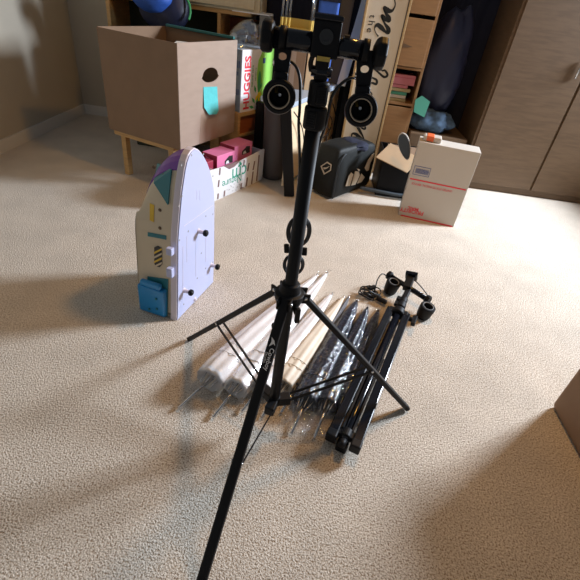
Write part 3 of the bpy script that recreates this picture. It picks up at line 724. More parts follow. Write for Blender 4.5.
# ------------------------------------------------------------------ bookcase at the right
t = empty('bookcase', (.65, 3.72, 0), 'orange-brown wooden bookcase with doors and an open shelf behind the name sign', 'bookcase')
bx0, bx1, by = .46, .792, 3.75
bm = nb(); box(bm, (bx0, by, 0), (bx0+.02, 4.2, 1.6)); box(bm, (bx1-.02, by, 0), (bx1, 4.2, 1.6))
for z in (0, .585, .845, 1.58): box(bm, (bx0+.02, by, z), (bx1-.02, 4.2, z+.02))
obj('frame', bm, 'wood_o', t, bevel=.002)
obj('back_panel', box(nb(), (bx0+.02, 4.18, .02), (bx1-.02, 4.195, 1.58)), 'wood_dk', t)
obj('door', box(nb(), (bx0+.022, by-.015, .02), (bx1-.022, by, .575)), 'wood_o', t, bevel=.003)
d = obj('door', box(nb(), (bx0+.022, by-.015, .868), (bx1-.022, by, 1.185)), 'wood_o', t, bevel=.003)
obj('finger_pull', plate(nb(), [(0, 0), (.075, .012), (.0, .028)], [], .002, (.585, by-.0172, .99), (1, 0, 0), back=(0, -1, 0)), 'wood_dk', d)
d = obj('door', box(nb(), (bx0+.022, by-.015, 1.21), (bx1-.022, by, 1.575)), 'wood_o', t, bevel=.003)
t = empty('pink_card_box', (.66, 3.80, .75), 'dusty pink flat box on top of the paper pile in the bookcase', 'box')
zP = .733
obj('carton', box(nb(), (.50, 3.775, zP), (.752, 3.95, zP+.072)), 'pinkpap', t, bevel=.002)
obj('lid_line', box(nb(), (.50, 3.774, zP+.05), (.752, 3.775, zP+.053)), 'pink_d', t)
random.seed(5); z = .605; kinds = ['paper', 'usps', 'mint', 'paper', 'pinkpap']
labs = ['yellowed paper folder at the bottom of the bookcase pile', 'off-white paper folder second from the bottom in the bookcase pile', 'mint-green paper folder in the middle of the bookcase pile', 'yellowed paper folder above the mint one in the bookcase pile', 'dusty red paper folder right below the pink box in the bookcase']
for k in range(5):
    h_ = .0256; x1 = .735-random.uniform(0, .03)
    o = origin_to(obj('paper_folder', box(nb(), (.50, 3.765+random.uniform(0, .02), z), (x1, 3.98, z+h_-.003)), kinds[k], bevel=.001), (.62, 3.85, z)); tag(o, labs[k], 'folder', 'paper folders in the bookcase'); z += h_
# navy clothes, teal paper and jeans right of the bookcase
def heap(name, c, r, m, label, cat, seed, amp=.3, sub=4):
    bm = nb(); bmesh.ops.create_icosphere(bm, subdivisions=sub, radius=1)
    for v in bm.verts:
        n = 1+amp*noise.noise(v.co*1.5+V((seed, 0, 0)))+amp*.4*noise.noise(v.co*4+V((seed, 0, 0)))
        v.co = V((v.co.x*r[0]*n, v.co.y*r[1]*n, v.co.z*r[2]*n)); v.co.z = max(v.co.z, -r[2]*.8); v.co += V(c)+UP*r[2]*.8
    return tag(origin_to(obj(name, bm, m, smooth=True), c), label, cat)
t = empty('laundry_hamper', (1.0, 3.9, 0), 'brown wooden hamper holding the clothes right of the bookcase', 'hamper')
bm = nb(); box(bm, (.81, 3.72, 0), (1.30, 4.15, .40)); obj('body', bm, 'wood_dk', t, bevel=.01)
heap('folded_jeans', (.99, 3.86, .40), (.17, .13, .10), 'jeans', 'blue denim jeans heaped on the brown hamper under the navy clothes', 'jeans', 2)
heap('navy_clothes', (.985, 3.95, .545), (.17, .13, .42), 'navy_s', 'tall heap of dark navy clothes right of the bookcase', 'clothes', 5, .2)
q = D(421, 108, 3.70)
bm = nb(); plate(bm, [(-.055, .05), (-.01, .085), (.065, .05), (.05, -.07), (-.045, -.04)], [], .004, (q.x, 3.725, q.z), (1, 0, 0), (0, .15, 1)); tag(obj('mint_paper', bm, 'mint'), 'crumpled mint-green paper stuck to the navy clothes', 'paper')
t = empty('wardrobe', (1.8, 3.75, 0), 'wide dark brown wardrobe at the right end of the back wall', 'wardrobe')
obj('body', box(nb(), (1.34, 3.72, 0), (2.6, 4.2, 1.9)), 'wood_dk', t, bevel=.004)
for x0 in (1.36, 1.98):
    d = obj('door', box(nb(), (x0, 3.70, .06), (x0+.60, 3.72, 1.88)), 'wood_dk', t, bevel=.003)
    obj('handle', cyl(nb(), (x0+.55, 3.688, .95), (x0+.55, 3.688, 1.07), .008), 'steel', d, smooth=True)

# ------------------------------------------------------------------ black bag
BA = V((.202, 2.965, 0)); da = V((-.76, .65, 0)).normalized(); db = V((.60, .80, 0)).normalized()
t = empty('equipment_bag', BA+da*.12+db*.15, 'black sports bag with a five-sided badge and pale angular print on the carpet', 'bag')
bm = nb(); bmesh.ops.create_cube(bm, size=2); bmesh.ops.subdivide_edges(bm, edges=bm.edges[:], cuts=7, use_grid_fill=True)
Wb, Lb, Hb = .235, .56, .38
def bagpt(u, v, w):                                     # u across, v along, w up in -1..1
    k = 1.0
    r = .16
    q = [u, v, w]; s = [abs(x) for x in q]
    # rounded box
    m = [max(-1+r, min(1-r, x)) for x in q]; dlt = V([a-b for a, b in zip(q, m)])
    if dlt.length > 0: dlt = dlt.normalized()*r
    x, y, z = [a+b for a, b in zip(m, dlt)]
    if w > 0: x *= 1-.10*w; y *= 1-.06*w
    z2 = z - (.13*max(0, y)*(z > 0))*z
    p = BA+da*((x+1)/2*Wb)+db*((y+1)/2*Lb)+UP*(.0+(z2+1)/2*Hb)
    nn = noise.noise(p*9)*.008
    return p+V((nn, nn, nn*.6 if z > -.9 else 0))
for v in bm.verts: v.co = bagpt(*v.co)
mz = min(v.co.z for v in bm.verts)
for v in bm.verts: v.co.z -= mz-.001
obj('body', bm, 'bag', t, smooth=True, subsurf=1)
# badge on the near-left face
def onA(px, py, off): a, z = OP(px, py, BA-db*off, da); q = BA-db*off+da*a; return (a, z)
nA = -db
bd_o = [onA(*p, .002) for p in ((320.8, 166), (327.5, 161.5), (332, 164.5), (331.2, 170.5), (324.3, 174.6))]
def shrink(L, f):
    cx = sum(p[0] for p in L)/len(L); cy = sum(p[1] for p in L)/len(L); return [(cx+(a-cx)*f, cy+(b-cy)*f) for a, b in L]
oA = BA-db*.004
bg_ = obj('badge', plate(nb(), bd_o, [shrink(bd_o, .78)], .003, oA, da, back=nA), 'bagw', t)
sw = [onA(*p, .002) for p in ((323.5, 167.5), (324.5, 169.3), (327, 168.6), (330.2, 165.8), (326.5, 167.4), (325, 167.4))]
obj('badge_mark', plate(nb(), sw, [], .003, oA, da, back=nA), 'bagw', bg_)
# print on the right face
nB = V((db.y, -db.x, 0)); oB = BA+nB*.011
def onB(px, py): return OP(px, py, oB, db)
for L in (((345.3, 186), (348.5, 176), (351, 172.5), (353, 174), (349.5, 185.8)), ((350.8, 185.5), (355, 171), (358.5, 171.5), (359.5, 175), (355, 184.5)), ((356.8, 183.5), (361.2, 173.5), (364.5, 177), (361, 182)), ((364.5, 168), (368, 160), (372, 154.5), (374, 153), (373, 157), (370, 163), (368.5, 170), (366.5, 171)), ((356.5, 168.5), (360, 169.5), (358.5, 171))):
    P_ = [onB(*p) for p in L]; P_ = [(min(a, Lb-.03), z) for a, z in P_]
    obj('angular_print', plate(nb(), P_, [], .004, oB, db, back=nB), 'bagw', t)
obj('piping', tube(nb(), [BA+nB*.002+db*.02+UP*z+db*o_ for z, o_ in ((.02, 0), (.12, 0), (.24, .005), (.31, .025), (.345, .07))], .006), 'slate', t, smooth=True)
heap('navy_jacket', BA+da*.10+db*.32+UP*.325, (.12, .12, .035), 'navy', 'dark navy jacket draped over the top of the black sports bag', 'jacket', 9, .35)

# black tote lying open with a cardboard flap
t = empty('black_storage_tote', (.58, 3.3, 0), 'black plastic tote with a grey lip between the sports bag and the mail box', 'tote')
x0, x1, y0, y1, zt = .56, .89, 3.22, 3.56, .33
bm = nb(); box(bm, (x0, y0, .004), (x1, y0+.012, zt)); box(bm, (x0, y1-.012, .004), (x1, y1, zt)); box(bm, (x0, y0+.012, .004), (x0+.012, y1-.012, zt)); box(bm, (x1-.012, y0+.012, .004), (x1, y1-.012, zt)); box(bm, (x0+.012, y0+.012, .004), (x1-.012, y1-.012, .016))
obj('body', bm, 'blackp', t, bevel=.003)
obj('lip', tube(nb(), [(x0-.13, y0-.012, .05), (x0+.03, y0-.022, .045), (x0+.16, y0-.026, .04), (x1-.05, y0-.02, .045)], .014), 'slate', t, smooth=True)
# open cardboard carton in the tote: its flap shows
t = empty('open_carton', (.69, 3.4, .016), 'brown carton with a folded-out flap standing in the black tote', 'box')
obj('carton', box(nb(), (.62, 3.25, .017), (.87, 3.54, .325)), 'card_d', t)
q = [D(376, 157, 3.10), D(390.5, 143, 3.22), D(409.5, 157, 3.22), D(407, 172.5, 3.10)]
q[2] = q[1]+q[3]-q[0]
bm = nb(); vs = [[bm.verts.new(p+V((0, 0, -h_))) for p in q] for h_ in (0, .005)]
bm.faces.new(vs[0]); bm.faces.new(vs[1][::-1])
for i in range(4): bm.faces.new((vs[0][i], vs[0][(i+1) % 4], vs[1][(i+1) % 4], vs[1][i]))
obj('flap', bm, 'kraft', t)

# slipper / shoe sole leaning on the carton
bm = nb(); bm2 = nb(); s0 = D(404.5, 147, 3.03)
k = V((.42, .0, -.80)).normalized(); nrm_ = V((-.25, -.93, -.15)); nrm_ = (nrm_-k*nrm_.dot(k)).normalized(); sd = k.cross(nrm_)
sole = []
for i in range(28):
    a = 2*math.pi*i/28; L_ = .092*math.cos(a); W_ = .036*math.sin(a)*(1+.22*math.cos(a+math.pi))
    sole.append((L_, W_))
t = empty('slipper', s0, 'slate-grey slipper with a pale rim standing on its toe by the mail box', 'slipper')
plate(bm, [(a*1.0, b*1.0) for a, b in sole], [], .012, s0, k, sd, back=-nrm_); obj('sole', bm, 'slate', t, bevel=.003)
plate(bm2, [(a*1.07, b*1.09) for a, b in sole], [[(a*.96, b*.94) for a, b in sole]], .010, s0-nrm_*.004, k, sd, back=-nrm_); obj('rim', bm2, 'usps', t)

# mail box at the right edge
U0 = V((.708, 2.90, 0)); DU = V((.981, -.193, 0)).normalized(); NU = V((-DU.y, DU.x, 0)); HU = .535; WU = .40
t = empty('mailing_box', U0, 'tall off-white mailing box with red lines and upside-down red lettering', 'box')
bt = obj('carton', obox(nb(), U0, DU, WU, .16, 0, HU), 'usps', t, bevel=.003)
uo = U0-NU*.001
def onU(px, py): return OP(px, py, U0, DU)
for (a, b, th_) in (((410, 178.3), (427, 182.0), .009), ((401, 214.6), (427, 221.3), .010)):
    (s0_, z0_), (s1_, z1_) = onU(*a), onU(*b); zz = (z0_+z1_)/2
    obj('red_line', plate(nb(), [(s0_, zz-th_/2), (WU-.01, zz-th_/2), (WU-.01, zz+th_/2), (s0_, zz+th_/2)], [], .0008, uo, DU, back=-NU), 'red_ink', bt)
a = onU(423, 213)
def txtU(s, size, px, py, m, **k_):
    a_, z_ = onU(px, py); q_ = uo-NU*.0006+DU*a_; return obj('lettering', text_bm(s, size, (q_.x, q_.y, z_), -DU, (0, 0, -1), **k_), m, bt)
txtU('PRIORITY', .042, 424, 212.2, 'red_ink', bold=.02, squash=.95)
txtU('MAIL', .036, 419, 208.5, 'red_ink', bold=.02)
txtU('UNITED STATES POSTAL SERVICE', .022, 426.5+26, 190.5, 'red_ink', squash=.85)
bm = nb(); (a0, b0_) = onU(414.5, 170)
plate(bm, [(a0-.006, b0_-.030), (a0+.105, b0_-.030), (a0+.105, b0_+.032), (a0-.006, b0_+.032)], [[(a0-.003, b0_-.027), (a0+.102, b0_-.027), (a0+.102, b0_+.029), (a0-.003, b0_+.029)]], .0006, uo, DU, back=-NU)
random.seed(2)
for i in range(18):
    xx = a0+.008+i*.005; plate(bm, [(xx, b0_-.018), (xx+.0028, b0_-.018), (xx+.0028, b0_+.016), (xx, b0_+.016)], [], .0006, uo, DU, back=-NU)
obj('bar_label', bm, 'navy_ink', bt)
p = U0+NU*.03+DU*.02
t = empty('snack_package', (p.x, p.y, HU), 'orange and white package lying on top of the mailing box', 'package')
bm = nb(); obox(bm, p, DU, .12, .09, HU, HU+.035); obj('wrapper', bm, 'usps', t, bevel=.01)
bm = nb(); obox(bm, p+DU*.02-NU*.002, DU, .05, .094, HU+.004, HU+.038); obj('orange_band', bm, 'orange', t, bevel=.006)

# made-up footstool added right of the view to cast the lower right carpet shadow
bm = nb(); box(bm, (1.12, .78, .0), (1.56, 1.22, .40))
t = empty('shade_block', (1.34, 1.0, 0), 'brown upholstered footstool added to cast a shadow on the carpet right of the light stands', 'shade_block')
obj('body', bm, 'card_d', t, bevel=.02)
obj('cushion', box(nb(), (1.11, .77, .401), (1.57, 1.23, .47)), 'wood_dk', t, bevel=.025)

# ------------------------------------------------------------------ upright light stand
HUB, SPREAD, R0, TH, BZ, BT = .5716, .528, .039, -1.79549, .134, .5788
S0 = V((0, .931, 0))
def arms(M_=None):
    return [V((math.cos(TH-k*2*math.pi/3), math.sin(TH-k*2*math.pi/3), 0)) for k in range(3)]
st = empty('light_stand', S0, 'upright black light stand with two lamp sockets, its three legs spread wide', 'light stand')
L = dict(local=True)
legs = []
for i, a in enumerate(arms()):
    top = a*R0+UP*(HUB-.002); ft = a*SPREAD+UP*.012; side = a.cross(UP)
    k = (ft-top).normalized()
    bm = nb(); beam(bm, top-k*.012, ft, .027, .018, side=side)
    lg = obj('leg', bm, 'black', st, bevel=.005, **L)
    bm = nb(); beam(bm, ft-k*.030, ft+k*.006, .027, .020, side=side); obj('foot_cap', bm, 'blackp', lg, bevel=.005, **L)
    br = top+(ft-top)*BT
    obj('rivet', cyl(nb(), br-side*.016, br+side*.016, .005, 12), 'steel', lg, smooth=True, **L)
    bh = a*.030+UP*BZ
    for s in (-1, 1):
        if i == 0 and s == 1: continue
        obj('brace', beam(nb(), bh+side*(.012*s), br+side*(.013*s), .010 if i else .003, .004, side=UP), 'black', st, **L)
    legs.append((lg, top, ft, side, k, a))
bm = nb(); lathe(bm, (0, 0, 0), UP, [(.088, .010), (.092, .0125), (BZ+.02, .0125)], 24); obj('lower_column', bm, 'black', st, smooth=True, **L)
bm = nb(); lathe(bm, (0, 0, 0), UP, [(BZ+.018, .0168), (1.03, .0172)], 28); obj('middle_column', bm, 'black', st, smooth=True, **L)
# brace hub with three arms
bm = nb(); lathe(bm, (0, 0, BZ-.020), UP, [(0, .015), (.002, .019), (.040, .019), (.042, .015)], 24)
for a in arms(): beam(bm, a*.012+UP*BZ, a*.054+UP*BZ, .032, .034, side=a.cross(UP))
bhb = obj('brace_hub', bm, 'blackp', st, bevel=.003, **L)
# top hub: collar disc, three clevises and a locking knob
bm = nb(); lathe(bm, (0, 0, HUB), UP, [(-.032, .020), (-.028, .032), (-.004, .041), (.012, .041), (.016, .030), (.040, .025), (.043, .018)], 32)
hb = obj('leg_hub', bm, 'blackp', st, bevel=.0015, **L)
for a in arms():
    s = a.cross(UP); bm = nb()
    for q in (-1, 1): beam(bm, a*.022+s*(.0165*q)+UP*HUB, a*.055+s*(.0165*q)+UP*(HUB-.004), .030, .006, side=UP)
    c_ = obj('clevis', bm, 'blackp', hb, bevel=.002, **L)
    obj('bolt', cyl(nb(), a*.042-s*.022+UP*HUB, a*.042+s*.022+UP*HUB, .005, 10), 'steel', c_, smooth=True, **L)
def knob(p, d, r, parent, ln=.03):
    bm = nb(); lathe(bm, p, d, [(0, .006), (ln, .006), (ln, r*.8), (ln+.003, r), (ln+.012, r), (ln+.014, r*.8)], 9)
    return obj('locking_knob', bm, 'blackp', parent, **L)
def wing(p, d, parent, m='blackp', sc=1.0):
    u_, v_ = frame_of(V(d)); bm = nb(); cyl(bm, p, V(p)+V(d)*.022*sc, .008*sc, 14); beam(bm, V(p)+V(d)*.020*sc-v_*.022*sc, V(p)+V(d)*.034*sc+v_*.022*sc, .013*sc, .014*sc, side=u_)
    return obj('wing_knob', bm, m, parent, bevel=.003, **L)
wing(V((.020, -.022, HUB-.022)), V((.35, -.9, -.25)).normalized(), hb)
knob(V((-.012, -.010, HUB-.10)), V((-.8, -.6, 0)).normalized(), .012, st, .012)
# logo on the front leg
lg, top, ft, side, k, a = legs[0]
nf = side.cross(k); nf = nf if nf.y < 0 else -nf
p = top+k*.122; sgn = side if side.x > 0 else -side
bm = text_bm('Cowboy', .0175, p+nf*.0102-sgn*.001, k, -(-sgn) if False else k.cross(nf)*-1 if k.cross(nf).dot(sgn) < 0 else k.cross(nf), bold=.01); obj('lettering', bm, 'white_ink', lg, **L)
p2 = top+k*.135
bm = text_bm('Studio', .012, p2+nf*.0102-sgn*.0105, k, k.cross(nf) if k.cross(nf).dot(sgn) > 0 else -k.cross(nf)); obj('lettering', bm, 'white_ink', lg, **L)
bm = nb(); plate(bm, [(0, -.006), (.012, -.003), (.026, -.006), (.016, .004), (.020, .009), (.008, .004)], [], .0006, top+k*.094+nf*.0100, k, sgn, back=nf); obj('emblem', bm, 'white_ink', lg, **L)
# collars, upper column
def collar(z0_, z1_, r, parent, rot=0):
    bm = nb(); lathe(bm, (0, 0, 0), UP, [(z0_, r*.92), (z0_+.004, r), (z1_-.004, r), (z1_, r*.92)], 28)
    c_ = obj('collar', bm, 'blackp', parent, bevel=.001, **L)
    bm = nb(); d = V((math.cos(rot), math.sin(rot), 0)); beam(bm, d*(r*.7)+UP*(z0_+.006), d*(r*.7)+UP*(z1_-.006), .022, r*.9, side=d.cross(UP)); obj('clamp_lug', bm, 'blackp', c_, bevel=.003, **L)
    bm = nb()
    for q in range(5): beam(bm, d.cross(UP)*-.008+d*(r*1.13)+UP*((z0_+z1_)/2-.010+.005*q), d.cross(UP)*.008+d*(r*1.13)+UP*((z0_+z1_)/2-.010+.005*q), .002, .003, side=UP)
    obj('grip_ridges', bm, 'blackp', c_, **L)
    return c_
collar(1.015, 1.060, .0235, st, -1.9); collar(1.062, 1.108, .0205, st, -1.2)
bm = nb(); lathe(bm, (0, 0, 0), UP, [(1.10, .011), (1.165, .011)], 20); obj('upper_column', bm, 'gloss', st, smooth=True, **L)
# swivel joint
bm = nb(); beam(bm, (0, 0, 1.108), (0, 0, 1.160), .028, .026, side=(1, 0, 0)); sj = obj('swivel_joint', bm, 'blackp', st, bevel=.006, **L)
obj('swivel_pivot', cyl(nb(), (-.020, -.004, 1.125), (.020, -.004, 1.125), .010, 18), 'gloss', sj, smooth=True, **L)
obj('swivel_lever', tube(nb(), [(-.020, -.006, 1.125), (-.023, -.012, 1.14), (-.019, -.016, 1.156)], .005), 'blackp', sj, smooth=True, **L)
# cross bar
zb = 1.171; bx = V((1, 0, -.012)).normalized()
def bar(px): return bx*px+UP*(zb+.0)
bm = nb(); cyl(bm, bar(-.10), bar(.0), .0185, 24); cb_ = obj('cross_bar', bm, 'gloss', st, smooth=True, **L)
bm = nb(); cyl(bm, bar(.0), bar(.083), .0178, 24); cb2 = obj('cross_bar', bm, 'gloss', st, smooth=True, **L)
for x_, s_ in ((-.082, .0200), (.078, .0200)): obj('end_ring', cyl(nb(), bar(x_-.006), bar(x_+.006), s_+.0015, 24), 'blackp', cb_ if x_ < 0 else cb2, smooth=True, **L)
for s_ in (-1, 1):
    x0_ = .099*s_ if s_ < 0 else .094
    bm = nb(); lathe(bm, bar(x0_), bx*s_, [(-.002, .013), (.003, .028 if s_ < 0 else .027), (.010, .0295), (.020, .0295), (.024, .025)], 9 if s_ < 0 else 9)
    obj('end_knob', bm, 'blackp', st, bevel=.003, **L)
# mount block
bm = nb(); box(bm, (-.026, -.022, 1.150), (.026, .022, 1.212)); 
mb = obj('mount_block', bm, 'blackp', st, bevel=.003, **L)
bm = nb(); box(bm, (-.0275, -.024, 1.212), (.0275, .024, 1.221)); o = obj('top_plate', bm, 'gloss', mb, bevel=.002, **L)
bm = nb(); lathe(bm, (0, -.0205, 1.186), (0, -1, 0), [(0, .013), (.004, .013), (.004, .008), (.002, .008)], 20); obj('umbrella_hole', bm, 'window_dark', mb, smooth=False, **L)
obj('side_screw', lathe(nb(), (.024, 0, 1.183), (1, 0, 0), [(0, .005), (.010, .005), (.010, .010), (.020, .010)], 12), 'blackp', mb, **L)
bm = nb(); box(bm, (-.012, -.0265, 1.146), (.013, -.018, 1.154)); obj('gold_clip', bm, 'brass', mb, **L)
# sockets
def yoke_socket(xb, c, face, parent, tilt=0, yoke_len=None):
    """hinged arm from the bar down to a lamp socket whose mouth looks along face"""
    face = V(face).normalized(); c = V(c); top = V(xb)
    k_ = (c-top).normalized()
    s_ = k_.cross(face).normalized()
    bm = nb(); L_ = (c-top).length
    rg = [(-.017, -.004), (-.013, .014), (.013, .014), (.017, -.004), (.014, -.05*1.1), (.012, -L_+.030), (-.012, -L_+.030), (-.014, -.055)]
    O_ = top+k_*.012
    plate(bm, [(a_, b_) for a_, b_ in rg], [ell(0, -.018, .0085, .0065, 14)], .014, O_+face*.007, s_, -k_, back=-face)
    yk = obj('hinge_arm', bm, 'blackp', parent, bevel=.002, **L)
    obj('hinge_bolt', cyl(nb(), O_+k_*.030-s_*.016, O_+k_*.030+s_*.018, .006, 12), 'steel', yk, smooth=True, **L)
    bm = nb(); beam(bm, c-k_*.045, c-k_*.018, .030, .030, side=s_); obj('socket_neck', bm, 'blackp', yk, bevel=.006, **L)
    rad = .0335
    bm = nb(); lathe(bm, c-face*.050, face, [(0, .018), (.006, .025), (.016, .029), (.040, rad-.002), (.062, rad), (.070, rad-.002), (.072, rad-.007), (.070, .0225), (.066, .0205), (.020, .0185), (.019, .0005)], 36, cap=False)
    so = obj('lamp_socket', bm, 'blackp', parent, smooth=True, **L)
    so.modifiers.new('es', 'EDGE_SPLIT').split_angle = R(35)
    bm = nb(); lathe(bm, c-face*.050, face, [(.0700, .0212), (.0722, .0225), (.0722, .0205), (.060, .0195), (.058, .0200)], 36, cap=False); o = obj('socket_ring', bm, 'tan_metal', so, smooth=True, **L); o['label'] = 'tan ring inside the socket mouth'
    bm = nb(); lathe(bm, c-face*.031, face, [(0, .006), (.006, .006), (.007, .003)], 14); obj('contact', bm, 'steel', so, smooth=True, **L)
    bm = nb(); beam(bm, c-face*.031+s_*.008-k_*.012, c-face*.022+s_*.008-k_*.004, .006, .003, side=s_); obj('contact_tab', bm, 'brass', so, **L)
    return so
yoke_socket(bar(-.080), (-.0775, -.012, 1.072), (.05, -1, .10), st)
yoke_socket(bar(.080), (.0905, -.008, 1.068), (-.04, -1, .12), st)
# cables
obj('power_cable', tube(nb(), [(-.070, .02, 1.135), (-.052, .018, 1.125), (-.040, .012, 1.10), (-.034, .006, 1.05), (-.032, 0, 1.02), (-.024, .005, .97), (-.016, .016, .90), (-.015, .019, .80), (-.016, .018, .745)], .0032), 'cable', st, smooth=True, **L)
obj('power_cable', tube(nb(), [(.080, .025, 1.118), (.060, .010, 1.120), (.040, 0, 1.105), (.028, 0, 1.08), (.026, .006, 1.03), (.018, .018, .98), (.012, .022, .90), (.014, .020, .76)], .0032), 'cable', st, smooth=True, **L)
for ph in (0, 1, 2):
    o_ = .002*ph
    obj('cable_loop', tube(nb(), [V((.0265*math.cos(q), .024+o_, .755+.042*math.sin(q)))+V((-.002+.003*ph, 0, 0)) for q in [2*math.pi*j/10 for j in range(10)]], .0028, closed=True), 'cable', st, smooth=True, **L)
    obj('cable_loop', tube(nb(), [V((.0245*math.cos(q), .024+o_, .655+.032*math.sin(q)))+V((-.002+.002*ph, 0, 0)) for q in [2*math.pi*j/10 for j in range(10)]], .0028, closed=True), 'cable', st, smooth=True, **L)
bm = nb(); beam(bm, (-.026, .024, .715), (-.022, .024, .690), .014, .010, side=(1, 0, 0)); obj('inline_switch', bm, 'blackp', st, bevel=.003, **L); bm = nb(); beam(bm, (.022, .024, .712), (.024, .024, .690), .014, .010, side=(1, 0, 0)); obj('inline_switch', bm, 'blackp', st, bevel=.003, **L)

# ------------------------------------------------------------------ folded light stand lying on the carpet
P0 = V((.256, .891, .045)); P1 = V((.531, 1.629, .052)); kk = (P1-P0).normalized(); sx = kk.cross(UP).normalized(); ny = sx.cross(kk)
MT = Matrix(((sx.x, ny.x, kk.x, P0.x), (sx.y, ny.y, kk.y, P0.y), (sx.z, ny.z, kk.z, P0.z), (0, 0, 0, 1)))
# local axes: x to the right of the stand, y up off the carpet, z along it
ls = empty('folded_light_stand', None, 'folded black light stand lying on the carpet beside the dark umbrellas', 'light stand', mtx=MT)
LL = .788
for i, (x_, y_) in enumerate(((-.043, .002), (.043, .002), (.0, -.026))):
    bm = nb(); w_, t_ = .036, .034
    a0_, a1_ = V((x_, y_, -.012)), V((x_*.92, y_, LL))
    beam(bm, a0_, a1_, w_ if i == 2 else t_, t_ if i == 2 else w_, side=(1, 0, 0))
    lg = obj('leg', bm, 'gloss', ls, bevel=.004, **L)
    obj('foot_cap', beam(nb(), a0_-UP*.022, a0_+UP*.012, (w_ if i == 2 else t_)+.003, (t_ if i == 2 else w_)+.003, side=(1, 0, 0)), 'blackp', lg, bevel=.005, **L)
    obj('rivet', cyl(nb(), (x_+.012*(1 if x_ > 0 else -1), y_, .34), (x_+.020*(1 if x_ > 0 else -1), y_, .34), .005, 10), 'steel', lg, smooth=True, **L)
obj('column', lathe(nb(), (0, .006, -.02), UP, [(0, .012), (.004, .0145), (.86, .0145)], 24), 'gloss', ls, smooth=True, **L)
for x_ in (-.017, .017):
    obj('brace', beam(nb(), (x_, .019, .02), (x_*1.2, .019, .42), .007, .003, side=(1, 0, 0)), 'black', ls, **L)
bm = nb(); lathe(bm, (0, .004, -.010), UP, [(0, .016), (.002, .022), (.034, .022), (.036, .016)], 20)
for a in (R(0), R(180), R(-90)): beam(bm, V((math.cos(a)*.010, .004+math.sin(a)*.010, .008)), V((math.cos(a)*.036, .004+math.sin(a)*.026, .008)), .030, .024, side=UP)
obj('brace_hub', bm, 'blackp', ls, bevel=.003, **L)
obj('column_foot', lathe(nb(), (0, .006, -.045), UP, [(0, .009), (.003, .013), (.030, .013)], 16), 'blackp', ls, smooth=True, **L)
bm = nb(); lathe(bm, (0, .006, LL-.03), UP, [(0, .022), (.004, .030), (.040, .030), (.044, .022)], 28)
beam(bm, (-.045, .004, LL-.008), (.045, .004, LL-.008), .030, .034, side=UP); fh = obj('leg_hub', bm, 'blackp', ls, bevel=.003, **L)
wing(V((.044, .004, LL-.018)), V((.94, .1, -.30)).normalized(), fh, sc=1.45)
for a_, b_, r_ in ((LL+.030, LL+.075, .0225), (LL+.078, LL+.120, .020)):
    bm = nb(); lathe(bm, (0, .006, 0), UP, [(a_, r_*.9), (a_+.004, r_), (b_-.004, r_), (b_, r_*.9)], 24); c_ = obj('collar', bm, 'blackp', ls, bevel=.001, **L)
    obj('clamp_lug', beam(nb(), (-.022, .012, a_+.006), (-.022, .012, b_-.006), .024, .016, side=(1, 0, 0)), 'blackp', c_, bevel=.003, **L)
bm = nb(); beam(bm, (0, .008, LL+.12), (.004, .016, LL+.20), .028, .028, side=(1, 0, 0)); obj('swivel_joint', bm, 'blackp', ls, bevel=.006, **L)
# bar of the folded stand, worked out in the place and brought into the stand's own frame
MI = MT.inverted()
def lw(x_, y_, z_): return MI @ V((x_, y_, z_))
bc = V((.602, 1.842, .078)); bl, brr = V((.520, 1.925, .070)), V((.690, 1.752, .070))
du = (brr-bl).normalized()
bm = nb(); cyl(bm, MI@bl, MI@brr, .0135, 20); cbb = obj('cross_bar', bm, 'gloss', ls, smooth=True, **L)
for e_, s_ in ((bl, -1), (brr, 1)):
    bm = nb(); lathe(bm, MI@e_, (MI.to_3x3()@du)*s_, [(-.012, .017), (-.004, .024), (.012, .024), (.014, .019)], 9); obj('end_knob', bm, 'blackp', ls, bevel=.002, **L)
cl_ = MI@bc; kl = (MI.to_3x3()@(V((.35, .94, .0)).normalized()))
bm = nb(); beam(bm, MI@(bc-V((.012, .032, 0))), MI@(bc+V((.014, .038, .02))), .040, .036, side=MI.to_3x3()@du); mbb = obj('mount_block', bm, 'blackp', ls, bevel=.003, **L)
pt = bc+V((.020, .055, .028))
bm = nb(); beam(bm, MI@(pt-V((.003, .009, .002))), MI@(pt+V((.003, .009, .004))), .062, .046, side=MI.to_3x3()@du); obj('top_plate', bm, 'gloss', mbb, bevel=.002, **L)
for cx, cy, bb in ((.525, 1.868, bl+du*.018), (.672, 1.690, brr-du*.014)):
    tl_ = V((.10, -.12, 1)).normalized(); base = V((cx, cy, .003)); rad = .038
    m3 = MI.to_3x3()
    bm = nb(); lathe(bm, MI@base, m3@tl_, [(0, .024), (.004, .030), (.016, .034), (.060, rad), (.074, rad), (.078, rad-.004), (.078, .026), (.074, .023), (.030, .018), (.029, .0005)], 32, cap=False)
    so = obj('lamp_socket', bm, 'blackp', ls, smooth=True, **L); so.modifiers.new('es', 'EDGE_SPLIT').split_angle = R(35)
    bm = nb(); lathe(bm, MI@(base+tl_*.078), m3@tl_, [(0, .0265), (.001, .0262), (.001, .0245), (-.008, .0235)], 30, cap=False); obj('socket_ring', bm, 'grey_ink', so, smooth=True, **L)
    e2 = base+tl_*.05+(V((bb.x, bb.y, 0))-V((cx, cy, 0))).normalized()*.030
    bm = nb(); beam(bm, MI@bb, MI@e2, .020, .016, side=m3@UP); obj('hinge_arm', bm, 'blackp', so, bevel=.003, **L)
obj('power_cable', tube(nb(), [MI@V(p) for p in ((.505, 1.915, .07), (.470, 1.90, .09), (.445, 1.86, .07), (.435, 1.80, .02), (.43, 1.76, .012))], .0032), 'cable', ls, smooth=True, **L)
obj('power_cable', tube(nb(), [MI@V(p) for p in ((.70, 1.76, .075), (.665, 1.80, .10), (.63, 1.85, .11), (.61, 1.88, .10))], .003), 'cable', ls, smooth=True, **L)
random.seed(11)
cc = G(370, 294, .02)
